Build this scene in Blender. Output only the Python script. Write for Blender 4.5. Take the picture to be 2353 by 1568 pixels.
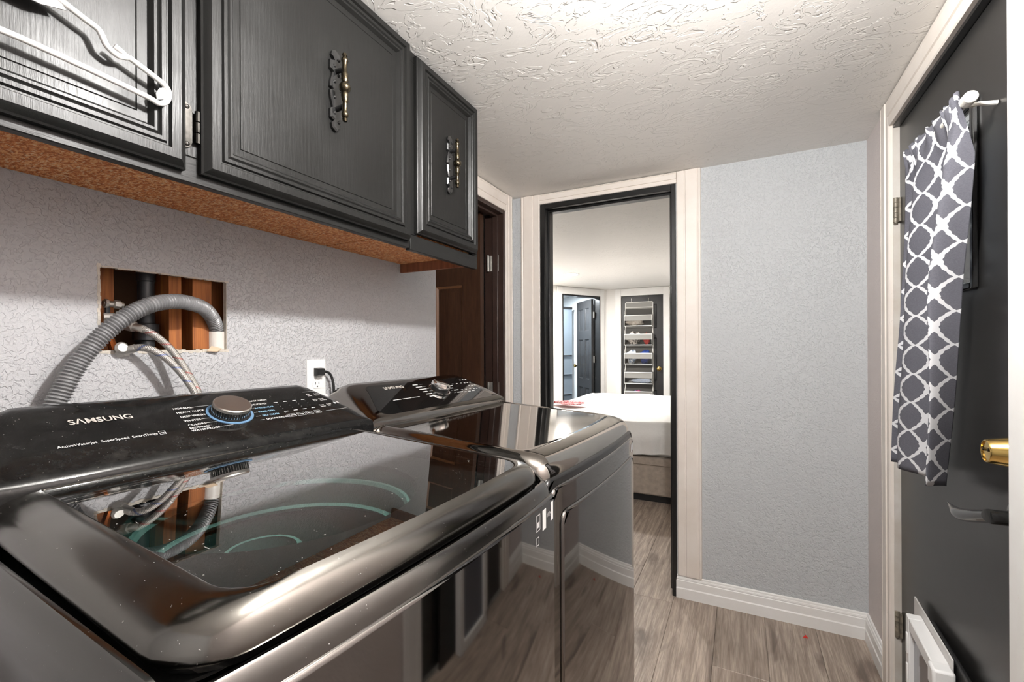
import bpy, bmesh, math, random
from math import sin, cos, pi, radians, sqrt
from mathutils import Vector, Matrix

for o in list(bpy.data.objects):
    bpy.data.objects.remove(o)
SC = bpy.context.scene
COL = SC.collection
random.seed(7)

# ------------------------------------------------------------------ camera
YAW, ROLL, FPX, HCAM = radians(26.704), radians(-0.234), 1046.0, 1.24
_f = Vector((-sin(YAW), cos(YAW), 0)); _r0 = Vector((cos(YAW), sin(YAW), 0)); _u0 = Vector((0, 0, 1))
_r = _r0 * cos(ROLL) + _u0 * sin(ROLL); _u = -_r0 * sin(ROLL) + _u0 * cos(ROLL)
CAMP = Vector((0, 0, HCAM))
cd = bpy.data.cameras.new('camera'); cam = bpy.data.objects.new('camera', cd); COL.objects.link(cam)
cd.sensor_width = 36.0; cd.lens = FPX * 36.0 / 2353.0; cd.shift_y = 15.6 / 2353.0
cd.clip_start = 0.02
mw = Matrix(((_r.x, _u.x, -_f.x, 0), (_r.y, _u.y, -_f.y, 0), (_r.z, _u.z, -_f.z, HCAM), (0, 0, 0, 1)))
cam.matrix_world = mw
SC.camera = cam


def onX(x, y, X):
    """pixel of the photograph -> point on the plane of that wall"""
    d = _f + _r * ((x - 1176.5) / FPX) - _u * ((y - 799.6) / FPX)
    return CAMP + d * (X / d.x)


# ------------------------------------------------------------------ world + exposure
wd = bpy.data.worlds.new('World'); SC.world = wd; wd.use_nodes = True
wd.node_tree.nodes['Background'].inputs[0].default_value = (0.93, 0.96, 1.0, 1)
wd.node_tree.nodes['Background'].inputs[1].default_value = 3.0
vs = SC.view_settings
vs.view_transform = 'Standard'; vs.look = 'None'; vs.gamma = 1.0; vs.use_curve_mapping = False
vs.exposure = 0.48
BULB, BED, BATH = 1400.0, 720.0, 600.0       # lamp strengths


# ------------------------------------------------------------------ materials
def srgb(r, g, b):
    f = lambda c: c / 12.92 if c <= .04045 else ((c + .055) / 1.055) ** 2.4
    return (f(r / 255), f(g / 255), f(b / 255), 1)


class NT:
    def __init__(self, name):
        self.m = bpy.data.materials.new(name); self.m.use_nodes = True
        self.t = self.m.node_tree; self.n = self.t.nodes
        self.p = self.n['Principled BSDF']; self.out = self.n['Material Output']

    def new(self, typ, **kw):
        nd = self.n.new(typ)
        for k, v in kw.items():
            if k in nd.inputs.keys():
                self.set(nd, k, v)
            else:
                setattr(nd, k, v)
        return nd

    def set(self, nd, key, v):
        if hasattr(v, 'is_output') or isinstance(v, bpy.types.NodeSocket):
            self.t.links.new(v, nd.inputs[key])
        else:
            nd.inputs[key].default_value = v

    def P(self, **kw):
        for k, v in kw.items():
            self.set(self.p, k.replace('_', ' '), v)
        return self

    def coord(self, which='Object', scale=(1, 1, 1), rot=(0, 0, 0), rnd=False):
        tc = self.n.new('ShaderNodeTexCoord')
        mp = self.n.new('ShaderNodeMapping'); mp.inputs['Scale'].default_value = scale
        mp.inputs['Rotation'].default_value = rot
        self.t.links.new(tc.outputs[which], mp.inputs['Vector'])
        if rnd:
            oi = self.n.new('ShaderNodeObjectInfo')
            mu = self.math('MULTIPLY', oi.outputs['Random'], 37.0)
            cx = self.n.new('ShaderNodeCombineXYZ')
            for i in range(3):
                self.t.links.new(mu, cx.inputs[i])
            self.t.links.new(cx.outputs[0], mp.inputs['Location'])
        return mp.outputs[0]

    def noise(self, vec, scale, detail=3.0, rough=.55, dist=0.0):
        nd = self.n.new('ShaderNodeTexNoise')
        nd.inputs['Scale'].default_value = scale; nd.inputs['Detail'].default_value = detail
        nd.inputs['Roughness'].default_value = rough; nd.inputs['Distortion'].default_value = dist
        self.t.links.new(vec, nd.inputs['Vector'])
        return nd.outputs['Fac']

    def math(self, op, a, b=0.0, c=None):
        nd = self.n.new('ShaderNodeMath'); nd.operation = op
        for i, v in enumerate((a, b, c)):
            if v is None: continue
            if isinstance(v, bpy.types.NodeSocket): self.t.links.new(v, nd.inputs[i])
            else: nd.inputs[i].default_value = v
        return nd.outputs[0]

    def ramp(self, fac, stops):
        nd = self.n.new('ShaderNodeValToRGB'); e = nd.color_ramp.elements
        while len(e) < len(stops): e.new(.5)
        for i, (p, c) in enumerate(stops):
            e[i].position = p
            e[i].color = c if not isinstance(c, (int, float)) else (c, c, c, 1)
        self.t.links.new(fac, nd.inputs[0])
        return nd.outputs[0]

    def mix(self, fac, a, b):
        nd = self.n.new('ShaderNodeMix'); nd.data_type = 'RGBA'
        for i, v in ((0, fac), (6, a), (7, b)):
            if isinstance(v, bpy.types.NodeSocket): self.t.links.new(v, nd.inputs[i])
            else: nd.inputs[i].default_value = v
        return nd.outputs[2]

    def bump(self, h, strength=.5, dist=.002, prev=None):
        nd = self.n.new('ShaderNodeBump'); nd.inputs['Strength'].default_value = strength
        nd.inputs['Distance'].default_value = dist
        self.t.links.new(h, nd.inputs['Height'])
        if prev is not None: self.t.links.new(prev, nd.inputs['Normal'])
        return nd.outputs[0]


def simple(name, col, rough=.5, metal=0.0, bump=None, coat=0.0, vary=0.0, vscale=12.0, spec=.5):
    t = NT(name)
    t.P(Base_Color=col, Roughness=rough, Metallic=metal)
    t.p.inputs['Coat Weight'].default_value = coat
    t.p.inputs['Specular IOR Level'].default_value = spec
    if vary:
        v = t.coord()
        n = t.noise(v, vscale, 4)
        c2 = tuple(max(0, x * (1 - vary)) for x in col[:3]) + (1,)
        t.P(Base_Color=t.mix(t.ramp(n, [(.35, 0.0), (.65, 1.0)]), c2, col))
    if bump:
        v = t.coord()
        t.P(Normal=t.bump(t.noise(v, bump[0], 3), bump[1], bump[2]))
    return t.m


def plaster(name, col, scale=105.0, strength=1.0, patch=True):
    t = NT(name); v = t.coord()
    a = t.noise(v, scale, 2.5, .5, .6)
    plate = t.ramp(a, [(.42, 0.0), (.52, 1.0)])
    fine = t.noise(v, scale * 3.2, 2)
    h = t.math('ADD', t.math('MULTIPLY', plate, .65), t.math('MULTIPLY', fine, .6))
    big = t.noise(v, 2.1, 3)
    if patch:
        h = t.math('MULTIPLY', h, t.ramp(big, [(.3, .45), (.65, 1.0)]))
    c2 = tuple(x * .93 for x in col[:3]) + (1,)
    t.P(Base_Color=t.mix(t.ramp(big, [(.35, 0.0), (.7, 1.0)]), c2, col), Roughness=.62,
        Normal=t.bump(h, strength, .0028))
    t.p.inputs['Specular IOR Level'].default_value = .35
    return t.m


def ceiling_mat(name, col):
    t = NT(name); v = t.coord()
    st = t.noise(t.coord('Object', (1.0, 1.6, 1.0), (0, 0, .5)), 9.0, 3.2, .55, 1.6)
    e1 = t.ramp(st, [(.50, 0.0), (.515, 1.0), (.60, 1.0), (.64, .3)])
    m = t.ramp(t.noise(v, 1.3, 2), [(.36, .25), (.56, 1.0)])
    fine = t.noise(v, 120, 2)
    h = t.math('ADD', t.math('MULTIPLY', e1, m), t.math('MULTIPLY', fine, .14))
    t.P(Base_Color=col, Roughness=.5, Normal=t.bump(h, .75, .003))
    t.p.inputs['Specular IOR Level'].default_value = .4
    return t.m


def painted_trim(name, col, dirt=.12, rough=.42):
    t = NT(name); v = t.coord()
    n = t.noise(v, 7, 5, .6); n2 = t.noise(v, 45, 4, .7)
    c2 = (col[0] * (1 - dirt), col[1] * (1 - dirt * 1.25), col[2] * (1 - dirt * 1.5), 1)
    base = t.mix(t.ramp(n, [(.35, 0.0), (.68, 1.0)]), c2, col)
    scuff = t.ramp(n2, [(.71, 0.0), (.76, .6)])
    t.P(Base_Color=t.mix(scuff, base, (col[0] * .55, col[1] * .48, col[2] * .42, 1)), Roughness=rough,
        Normal=t.bump(n2, .12, .001))
    return t.m


def black_wood(name, col=(.009, .009, .0085, 1), rough=.36, grain=.35, axis='z'):
    t = NT(name)
    sc = {'z': (60, 60, 3.5), 'y': (60, 3.5, 60), 'x': (3.5, 60, 60)}[axis]
    g = t.noise(t.coord('Object', sc), 3.0, 5, .65)
    n = t.noise(t.coord(), 9, 4)
    wear = t.ramp(t.noise(t.coord('Object', (22, 22, 6)), 5, 5, .7), [(.70, 0.0), (.78, .5)])
    c2 = (.06, .06, .057, 1)
    t.P(Base_Color=t.mix(wear, col, c2), Roughness=t.ramp(n, [(.3, rough - .05), (.7, rough + .10)]),
        Normal=t.bump(g, grain, .0012))
    t.p.inputs['Specular IOR Level'].default_value = .27
    return t.m


def chipped_black(name):
    t = NT(name); v = t.coord()
    n = t.noise(v, 55, 5, .7)
    chip = t.ramp(n, [(.71, 0.0), (.74, 1.0)])
    t.P(Base_Color=t.mix(chip, (.012, .012, .012, 1), (.55, .50, .44, 1)), Roughness=.28,
        Normal=t.bump(t.noise(v, 25, 3), .2, .002))
    return t.m


def plank_mat():
    t = NT('laminate oak plank')
    v = t.coord('Object', (14, .9, 14), rnd=True)
    g1 = t.noise(v, 3.2, 6, .62, .8)
    v2 = t.coord('Object', (60, 2.0, 60), rnd=True)
    g2 = t.noise(v2, 4.0, 4, .6, .2)
    kn = t.noise(t.coord('Object', (5.5, 1.8, 5), rnd=True), 1.6, 3, .5, .6)
    oi = t.n.new('ShaderNodeObjectInfo')
    c = t.ramp(g1, [(.30, srgb(124, 110, 99)), (.48, srgb(164, 148, 135)), (.66, srgb(192, 177, 163))])
    c = t.mix(t.ramp(g2, [(.42, .0), (.62, .6)]), c, srgb(122, 108, 97))
    c = t.mix(t.ramp(kn, [(.60, 0.0), (.70, .8)]), c, srgb(98, 84, 75))
    tint = t.ramp(oi.outputs['Random'], [(0, .90), (1, 1.06)])
    mm = t.new('ShaderNodeMix', data_type='RGBA', blend_type='MULTIPLY')
    mm.inputs[0].default_value = 1.0
    t.t.links.new(c, mm.inputs[6]); t.t.links.new(tint, mm.inputs[7])
    t.P(Base_Color=mm.outputs[2], Roughness=.42, Normal=t.bump(g2, .25, .0008))
    return t.m


def chipboard():
    t = NT('particle board')
    v = t.coord('Object', (1.0, 1.0, 1.0))
    n1 = t.noise(t.coord('Object', (70, 150, 70), (0, 0, .5)), 1.0, 4, .7, 1.0)
    n2 = t.noise(v, 11, 3)
    c = t.ramp(n1, [(.38, srgb(150, 78, 30)), (.50, srgb(196, 112, 50)), (.60, srgb(226, 172, 118))])
    pale = t.ramp(t.noise(t.coord('Object', (120, 260, 120), (0, 0, -.4)), 1.0, 3), [(.55, 0.0), (.63, .8)])
    c = t.mix(pale, c, srgb(228, 200, 160))
    c = t.mix(t.ramp(n2, [(.4, 0.0), (.7, .25)]), c, srgb(150, 84, 34))
    t.P(Base_Color=c, Roughness=.75)
    return t.m


def wood_stud(name, c1, c2):
    t = NT(name)
    g = t.noise(t.coord('Object', (40, 40, 2.0)), 2.0, 5, .6, .6)
    t.P(Base_Color=t.ramp(g, [(.35, c1), (.65, c2)]), Roughness=.7, Normal=t.bump(g, .2, .001))
    return t.m


def brown_door_mat():
    t = NT('dark brown painted wood grain')
    g = t.noise(t.coord('Object', (34, 34, 2.2)), 2.6, 5, .6, 1.4)
    t.P(Base_Color=t.ramp(g, [(.3, srgb(50, 33, 24)), (.7, srgb(74, 50, 36))]), Roughness=.36, Normal=t.bump(g, .35, .0015))
    return t.m


def steel(name, col, rough, dust=0.0, streak=0.0):
    t = NT(name); v = t.coord()
    t.P(Base_Color=col, Metallic=1.0, Roughness=rough)
    if streak:
        s = t.noise(t.coord('Object', (6, 2, 6)), 3, 4)
        t.P(Roughness=t.ramp(s, [(.3, rough), (.7, rough + streak)]))
    if dust:
        sp = t.ramp(t.noise(v, 380, 1.5, .5), [(.75, 0.0), (.78, dust)])
        pb = t.new('ShaderNodeBsdfDiffuse'); pb.inputs[0].default_value = (.55, .53, .5, 1)
        mx = t.new('ShaderNodeMixShader')
        t.t.links.new(sp, mx.inputs[0]); t.t.links.new(t.p.outputs[0], mx.inputs[1]); t.t.links.new(pb.outputs[0], mx.inputs[2])
        t.t.links.new(mx.outputs[0], t.out.inputs[0])
    return t.m


def dusty_gloss(name, col, rough=.06, haze=.16):
    """black glossy panel with smeared dust on it"""
    t = NT(name); v = t.coord()
    t.P(Base_Color=col, Roughness=rough); t.p.inputs['Specular IOR Level'].default_value = .22
    sp = t.ramp(t.noise(v, 330, 1.5, .5), [(.745, 0.0), (.775, .45)])
    hz = t.math('MULTIPLY', t.ramp(t.noise(v, 9, 5, .7, .6), [(.40, 0.0), (.75, 1.0)]), t.ramp(t.noise(v, 60, 5, .75), [(.40, .2), (.75, 1.0)]))
    hz = t.math('MULTIPLY', hz, haze)
    fac = t.math('MAXIMUM', sp, hz)
    pb = t.new('ShaderNodeBsdfDiffuse'); pb.inputs[0].default_value = (.5, .48, .45, 1)
    mx = t.new('ShaderNodeMixShader')
    t.t.links.new(fac, mx.inputs[0]); t.t.links.new(t.p.outputs[0], mx.inputs[1]); t.t.links.new(pb.outputs[0], mx.inputs[2])
    t.t.links.new(mx.outputs[0], t.out.inputs[0])
    return t.m


def thin_glass(name, tint, rough=.0, dust=False, ior=1.5, frost=None, gain=1.6):
    """single-sheet tinted glass: tinted see-through plus mirror by Fresnel"""
    t = NT(name)
    tr = t.new('ShaderNodeBsdfTransparent'); tr.inputs[0].default_value = tint
    body = tr.outputs[0]
    if frost:
        tl = t.new('ShaderNodeBsdfTranslucent'); tl.inputs[0].default_value = frost
        df = t.new('ShaderNodeBsdfDiffuse'); df.inputs[0].default_value = frost
        m0 = t.new('ShaderNodeMixShader'); m0.inputs[0].default_value = .5
        t.t.links.new(tl.outputs[0], m0.inputs[1]); t.t.links.new(df.outputs[0], m0.inputs[2])
        m1 = t.new('ShaderNodeMixShader'); m1.inputs[0].default_value = .6
        t.t.links.new(tr.outputs[0], m1.inputs[1]); t.t.links.new(m0.outputs[0], m1.inputs[2])
        body = m1.outputs[0]
    gl = t.new('ShaderNodeBsdfGlossy'); gl.inputs['Roughness'].default_value = rough
    fr = t.new('ShaderNodeFresnel'); fr.inputs[0].default_value = ior
    f2 = t.math('MULTIPLY', fr.outputs[0], gain); f2 = t.math('MINIMUM', f2, 1.0)
    mx = t.new('ShaderNodeMixShader')
    t.t.links.new(f2, mx.inputs[0]); t.t.links.new(body, mx.inputs[1]); t.t.links.new(gl.outputs[0], mx.inputs[2])
    last = mx.outputs[0]
    if dust:
        v = t.coord()
        sp = t.ramp(t.noise(v, 230, 1.5, .5), [(.735, 0.0), (.765, .55)])
        sc = t.ramp(t.noise(t.coord('Object', (20, 150, 20), (0, 0, .35)), 1.1, 2), [(.76, 0.0), (.79, .45)])
        fac = t.math('MAXIMUM', sp, sc)
        df = t.new('ShaderNodeBsdfDiffuse'); df.inputs[0].default_value = (.5, .49, .46, 1)
        m2 = t.new('ShaderNodeMixShader')
        t.t.links.new(fac, m2.inputs[0]); t.t.links.new(last, m2.inputs[1]); t.t.links.new(df.outputs[0], m2.inputs[2])
        last = m2.outputs[0]
    t.t.links.new(last, t.out.inputs[0])
    return t.m


def emit(name, col, strength):
    t = NT(name)
    e = t.new('ShaderNodeEmission'); e.inputs[0].default_value = col; e.inputs[1].default_value = strength
    t.t.links.new(e.outputs[0], t.out.inputs[0])
    return t.m


def curtain_mat():
    """grey cloth with a printed white trellis; UV is in metres of cloth"""
    t = NT('grey trellis print cloth')
    uv = t.n.new('ShaderNodeUVMap')
    sx = t.n.new('ShaderNodeSeparateXYZ'); t.t.links.new(uv.outputs[0], sx.inputs[0])
    u = t.math('DIVIDE', sx.outputs[0], .088); v = t.math('DIVIDE', sx.outputs[1], .0785)
    sn = t.math('ABSOLUTE', t.math('SINE', t.math('MULTIPLY', v, pi)))
    c7 = t.math('COSINE', t.math('MULTIPLY', v, 14 * pi))
    w = t.math('SUBTRACT', .445, t.math('MULTIPLY', sn, .40))
    w = t.math('ADD', w, t.math('MULTIPLY', c7, .014))
    du = t.math('ABSOLUTE', t.math('SUBTRACT', u, t.math('ROUND', u)))
    d = t.math('ABSOLUTE', t.math('SUBTRACT', du, w))
    line = t.math('LESS_THAN', d, .072)
    weave = t.noise(t.coord('Object', (300, 300, 900)), 1.0, 2)
    g = t.ramp(weave, [(.3, srgb(96, 96, 104)), (.7, srgb(112, 112, 121))])
    c = t.mix(line, g, srgb(236, 236, 238))
    t.P(Base_Color=c, Roughness=.85)
    tl = t.new('ShaderNodeBsdfTranslucent'); t.t.links.new(c, tl.inputs[0])
    mx = t.new('ShaderNodeMixShader'); mx.inputs[0].default_value = .30
    t.t.links.new(t.p.outputs[0], mx.inputs[1]); t.t.links.new(tl.outputs[0], mx.inputs[2])
    t.t.links.new(mx.outputs[0], t.out.inputs[0])
    return t.m


def braid(name, mark):
    t = NT(name)
    uv = t.n.new('ShaderNodeUVMap')
    sx = t.n.new('ShaderNodeSeparateXYZ'); t.t.links.new(uv.outputs[0], sx.inputs[0])
    a = t.math('MULTIPLY', sx.outputs[0], 2 * pi * 10); b = t.math('MULTIPLY', sx.outputs[1], 2 * pi * 10 / .05)
    h = t.math('MULTIPLY', t.math('SINE', t.math('ADD', a, b)), t.math('SINE', t.math('SUBTRACT', a, b)))
    h = t.math('ADD', t.math('MULTIPLY', h, .5), .5)
    z = t.math('FRACT', t.math('ADD', t.math('DIVIDE', sx.outputs[1], .038), t.math('MULTIPLY', sx.outputs[0], 1.0)))
    mk = t.math('LESS_THAN', z, .12)
    c = t.mix(h, srgb(66, 62, 60), srgb(206, 201, 194))
    c = t.mix(t.math('MULTIPLY', mk, .6), c, mark)
    t.P(Base_Color=c, Metallic=.55, Roughness=.35, Normal=t.bump(h, .5, .001))
    return t.m


def towel(name, c1, c2, scale=30.0):
    t = NT(name)
    n = t.noise(t.coord('Object'), scale, 3, .6, 1.0)
    t.P(Base_Color=t.ramp(n, [(.42, c1), (.58, c2)]), Roughness=.9)
    return t.m


MT = dict(
    wall=plaster('grey knockdown plaster', srgb(186, 186, 188)),
    wall_far=plaster('cool grey orange peel plaster', srgb(200, 203, 205), 95, .9),
    ceil=ceiling_mat('white trowelled ceiling', srgb(240, 237, 232)),
    bedceil=ceiling_mat('bedroom white ceiling', srgb(238, 236, 232)),
    bedwall=simple('bedroom white wall', srgb(238, 235, 231), .6),
    cream=painted_trim('cream trim paint', srgb(238, 230, 222), .07),
    white=painted_trim('white gloss trim paint', srgb(246, 245, 243), .04, .35),
    jamb_white=painted_trim('scratched white jamb paint', srgb(214, 210, 204), .2),
    bwood=black_wood('black painted oak', rough=.34),
    bwood_h=black_wood('black painted oak rail', axis='y'),
    bdoor=simple('black satin door paint', srgb(38, 37, 36), .32, vary=.25, vscale=4, bump=(14, .05, .002)),
    bframe=chipped_black('chipped black frame paint'),
    bdoor2=simple('black door paint', (.022, .022, .023, 1), .38),
    chip=chipboard(),
    brown=brown_door_mat(),
    brown_edge=simple('paler brown door moulding', srgb(120, 84, 58), .4),  # paler brown round the edge of each panel of the brown door
    brown_jamb=simple('dark brown jamb paint', srgb(58, 42, 36), .4, vary=.2),
    stud=wood_stud('pine stud', srgb(120, 66, 28), srgb(172, 104, 48)),
    void=simple('brown fibreboard', srgb(112, 84, 62), .9),
    gyp=simple('torn drywall edge', srgb(206, 198, 186), .9, bump=(160, .6, .002), vary=.25, vscale=60),
    plank=plank_mat(),
    sub=simple('floor underlay', srgb(70, 60, 52), .9),
    steel_rim=steel('black stainless lid rim', srgb(128, 125, 120), .13, dust=.7, streak=.10),
    steel_body=steel('black stainless body', srgb(126, 124, 121), .16, dust=.6, streak=.06),
    steel_front=steel('black stainless front panel', srgb(124, 121, 118), .045),
    steel_dry=steel('black stainless dryer', srgb(134, 130, 126), .10),
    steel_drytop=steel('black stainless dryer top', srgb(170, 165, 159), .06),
    blackplastic=simple('black plastic', (.010, .010, .010, 1), .3),
    conblack=dusty_gloss('dusty black console gloss', (.006, .006, .006, 1), .07, .06),
    congloss=simple('black console glass', (.006, .006, .006, 1), .03, coat=.3),
    lidglass=thin_glass('smoked lid glass', (.62, .69, .67, 1), .0, True, 1.5, None, 3.0),
    tub=simple('grey green drum plastic', srgb(58, 90, 85), .45),
    tubring=simple('teal drum rim', srgb(146, 196, 187), .35),
    tubdark=simple('dark tub cover', (.03, .03, .03, 1), .35),
    chrome=steel('brushed chrome knob', srgb(222, 218, 212), .32),
    chrome2=steel('polished chrome', srgb(225, 222, 218), .06),
    bluering=simple('blue dial ring', srgb(96, 128, 158), .35),
    print_w=simple('white print', srgb(214, 214, 212), .5),
    print_s=simple('silver logo print', srgb(190, 184, 176), .4),
    print_b=simple('pale blue print', srgb(140, 180, 205), .5),
    sticker=simple('white sticker', srgb(235, 235, 233), .5),
    hosegrey=simple('grey corrugated hose', srgb(122, 122, 123), .34),
    braid_r=braid('braided steel hose red', srgb(150, 40, 36)),
    braid_b=braid('braided steel hose blue', srgb(50, 80, 140)),
    abs=simple('black drain pipe plastic', srgb(44, 46, 49), .38),
    pvc=simple('white pvc', srgb(214, 210, 203), .4),
    copper=simple('copper fitting', srgb(170, 98, 52), .35, 1.0),
    nickel=simple('dull nickel', srgb(206, 203, 197), .34, .75, vary=.25, vscale=40),
    nickel_d=simple('blackened nickel', srgb(74, 72, 69), .26, .95, vary=.6, vscale=70),
    rust=simple('rusty painted hinge', srgb(150, 142, 128), .5, .3, vary=.55, vscale=60),
    hplast=simple('white hanger plastic', srgb(222, 221, 219), .36),
    brass=simple('polished brass', srgb(206, 174, 104), .16, 1.0),
    abrass=simple('antique brass', srgb(104, 95, 78), .24, 1.0, vary=.6, vscale=90),
    iron=simple('black painted iron', (.012, .012, .012, 1), .22, coat=.4),
    outlet=simple('white outlet plastic', srgb(240, 240, 238), .35),
    slot=simple('dark slot', (.01, .01, .01, 1), .6),
    rubber=simple('black rubber cord', (.012, .012, .012, 1), .42),
    cloth=curtain_mat(),
    rod=simple('white curtain rod', srgb(226, 222, 214), .35),
    pane=thin_glass('clear window glass', (.96, .98, .98, 1)),
    petw=simple('white pet door plastic', srgb(240, 239, 238), .38),
    petw2=simple('off white pet door flange', srgb(214, 211, 208), .45),
    flap=thin_glass('bluish vinyl flap', (.60, .66, .78, 1), .08, False, 1.45, (.42, .45, .55, 1)),
    sheet=simple('white bedspread', srgb(243, 240, 236), .9, bump=(18, .35, .012)),
    uph=simple('beige upholstery', srgb(186, 172, 158), .95, bump=(160, .5, .002), vary=.18, vscale=30),
    organ=simple('grey organiser fabric', srgb(150, 148, 144), .9),
    organ_d=simple('dark organiser pocket lining', srgb(84, 82, 79), .9),
    piping=simple('white piping', srgb(236, 234, 230), .7),
    mesh=thin_glass('clear pocket film', (.86, .86, .86, 1), .1, False, 1.4),
    red=simple('red plastic', srgb(196, 40, 30), .4),
    frosted=thin_glass('blue grey frosted shower glass', (.78, .84, .90, 1), .12, False, 1.45, srgb(190, 204, 216)),
    tile=simple('pale shower wall', srgb(214, 220, 224), .4),
    lampwhite=simple('white lamp porcelain', srgb(236, 234, 230), .3),
    bulb=emit('laundry bulb glow', (1.0, .985, .965, 1), BULB),
    led=emit('bedroom led glow', (1.0, .965, .92, 1), BED),
    led2=emit('bathroom led glow', (.92, .97, 1.0, 1), BATH),
)


# ------------------------------------------------------------------ mesh helpers
class MB:
    def __init__(self):
        self.v = []; self.f = []; self.uv = {}

    def add(self, vs, fs):
        b = len(self.v); self.v += [tuple(p) for p in vs]
        self.f += [tuple(b + i for i in f) for f in fs]
        return b

    def box(self, x0, x1, y0, y1, z0, z1):
        x0, x1 = min(x0, x1), max(x0, x1); y0, y1 = min(y0, y1), max(y0, y1); z0, z1 = min(z0, z1), max(z0, z1)
        self.add([(x0, y0, z0), (x1, y0, z0), (x1, y1, z0), (x0, y1, z0), (x0, y0, z1), (x1, y0, z1), (x1, y1, z1), (x0, y1, z1)],
                 [(0, 3, 2, 1), (4, 5, 6, 7), (0, 1, 5, 4), (1, 2, 6, 5), (2, 3, 7, 6), (3, 0, 4, 7)])
        return self

    def extrude(self, poly, vec):
        """closed 3-D polygon swept along vec"""
        n = len(poly); vec = Vector(vec)
        self.add([Vector(p) for p in poly] + [Vector(p) + vec for p in poly],
                 [tuple(range(n - 1, -1, -1)), tuple(range(n, 2 * n))] + [(i, (i + 1) % n, n + (i + 1) % n, n + i) for i in range(n)])
        return self

    def loft(self, rings, cap0=True, cap1=True, closed=True):
        n = len(rings[0]); b = len(self.v)
        for r in rings: self.v += [tuple(p) for p in r]
        for k in range(len(rings) - 1):
            for i in range(n if closed else n - 1):
                j = (i + 1) % n
                self.f.append((b + k * n + i, b + k * n + j, b + (k + 1) * n + j, b + (k + 1) * n + i))
        if cap0: self.f.append(tuple(b + i for i in range(n - 1, -1, -1)))
        if cap1: self.f.append(tuple(b + (len(rings) - 1) * n + i for i in range(n)))
        return self

    def tube(self, path, rad, seg=10, cap=True, uv=False):
        path = [Vector(p) for p in path]; n = len(path)
        tan = [(path[min(i + 1, n - 1)] - path[max(i - 1, 0)]).normalized() for i in range(n)]
        up = Vector((0, 0, 1)) if abs(tan[0].z) < .9 else Vector((1, 0, 0))
        nrm = (up - tan[0] * up.dot(tan[0])).normalized()
        rings = []; L = 0; ls = []
        for i in range(n):
            nrm = (nrm - tan[i] * nrm.dot(tan[i])).normalized(); bn = tan[i].cross(nrm)
            r = rad(i / (n - 1)) if callable(rad) else rad
            rings.append([path[i] + (nrm * cos(2 * pi * k / seg) + bn * sin(2 * pi * k / seg)) * r for k in range(seg)])
            if i: L += (path[i] - path[i - 1]).length
            ls.append(L)
        f0 = len(self.f)
        self.loft(rings, cap, cap)
        if uv:
            q = f0
            for k in range(n - 1):
                for i in range(seg):
                    self.uv[q] = [(i / seg, ls[k]), ((i + 1) / seg, ls[k]), ((i + 1) / seg, ls[k + 1]), (i / seg, ls[k + 1])]
                    q += 1
        return self

    def lathe(self, prof, seg=20, o=(0, 0, 0), ax=(0, 0, 1), cap=True):
        """prof: (radius, height along ax)"""
        ax = Vector(ax).normalized(); t = Vector((1, 0, 0)) if abs(ax.x) < .9 else Vector((0, 1, 0))
        a = ax.cross(t).normalized(); b = ax.cross(a); o = Vector(o)
        self.loft([[o + ax * h + (a * cos(2 * pi * k / seg) + b * sin(2 * pi * k / seg)) * max(r, 1e-4) for k in range(seg)] for r, h in prof], cap, cap)
        return self

    def build(self, name, mat, parent=None, angle=35, bevel=0.0, loc=None):
        me = bpy.data.meshes.new(name); me.from_pydata(self.v, [], self.f); me.update()
        bm = bmesh.new(); bm.from_mesh(me)
        bmesh.ops.recalc_face_normals(bm, faces=bm.faces) if not self.uv else None
        bm.to_mesh(me); bm.free()
        if self.uv:
            lay = me.uv_layers.new(name='UVMap')
            for p in me.polygons:
                if p.index in self.uv:
                    for li, c in zip(p.loop_indices, self.uv[p.index]): lay.data[li].uv = c
        me.polygons.foreach_set('use_smooth', [True] * len(me.polygons))
        me.set_sharp_from_angle(angle=radians(angle))
        me.materials.append(MT[mat] if isinstance(mat, str) else mat)
        o = bpy.data.objects.new(name, me); COL.objects.link(o)
        if parent: o.parent = parent
        if loc: o.location = loc
        if bevel:
            bv = o.modifiers.new('bevel', 'BEVEL'); bv.width = bevel; bv.segments = 2; bv.limit_method = 'ANGLE'
        return o


def tag(o, label=None, cat=None, group=None, kind=None):
    for k, v in (('label', label), ('category', cat), ('group', group), ('kind', kind)):
        if v: o[k] = v
    return o


def empty(name, label, cat, loc=(0, 0, 0), rz=0.0, group=None, kind=None):
    o = bpy.data.objects.new(name, None); COL.objects.link(o); o.empty_display_size = .05
    o.location = loc; o.rotation_euler = (0, 0, rz)
    return tag(o, label, cat, group, kind)


def copy_tree(o, parent=None):
    c = o.copy(); COL.objects.link(c)
    if parent:
        c.parent = parent
    for ch in list(o.children): copy_tree(ch, c)
    return c


def struct(name, mb, mat, parent=None, label=None, angle=35, bevel=0.0):
    o = mb.build(name, mat, parent, angle, bevel)
    if not parent: o['kind'] = 'structure'
    if label: o['label'] = label
    return o


def box(x0, x1, y0, y1, z0, z1): return MB().box(x0, x1, y0, y1, z0, z1)


def smooth_path(pts, n=12):
    """Catmull-Rom through points"""
    P = [Vector(p) for p in pts]; P = [P[0] * 2 - P[1]] + P + [P[-1] * 2 - P[-2]]
    out = []
    for i in range(1, len(P) - 2):
        a, b, c, d = P[i - 1], P[i], P[i + 1], P[i + 2]
        for k in range(n):
            t = k / n
            out.append(.5 * ((2 * b) + (c - a) * t + (2 * a - 5 * b + 4 * c - d) * t * t + (3 * b - a - 3 * c + d) * t ** 3))
    out.append(P[-2]); return out


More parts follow.
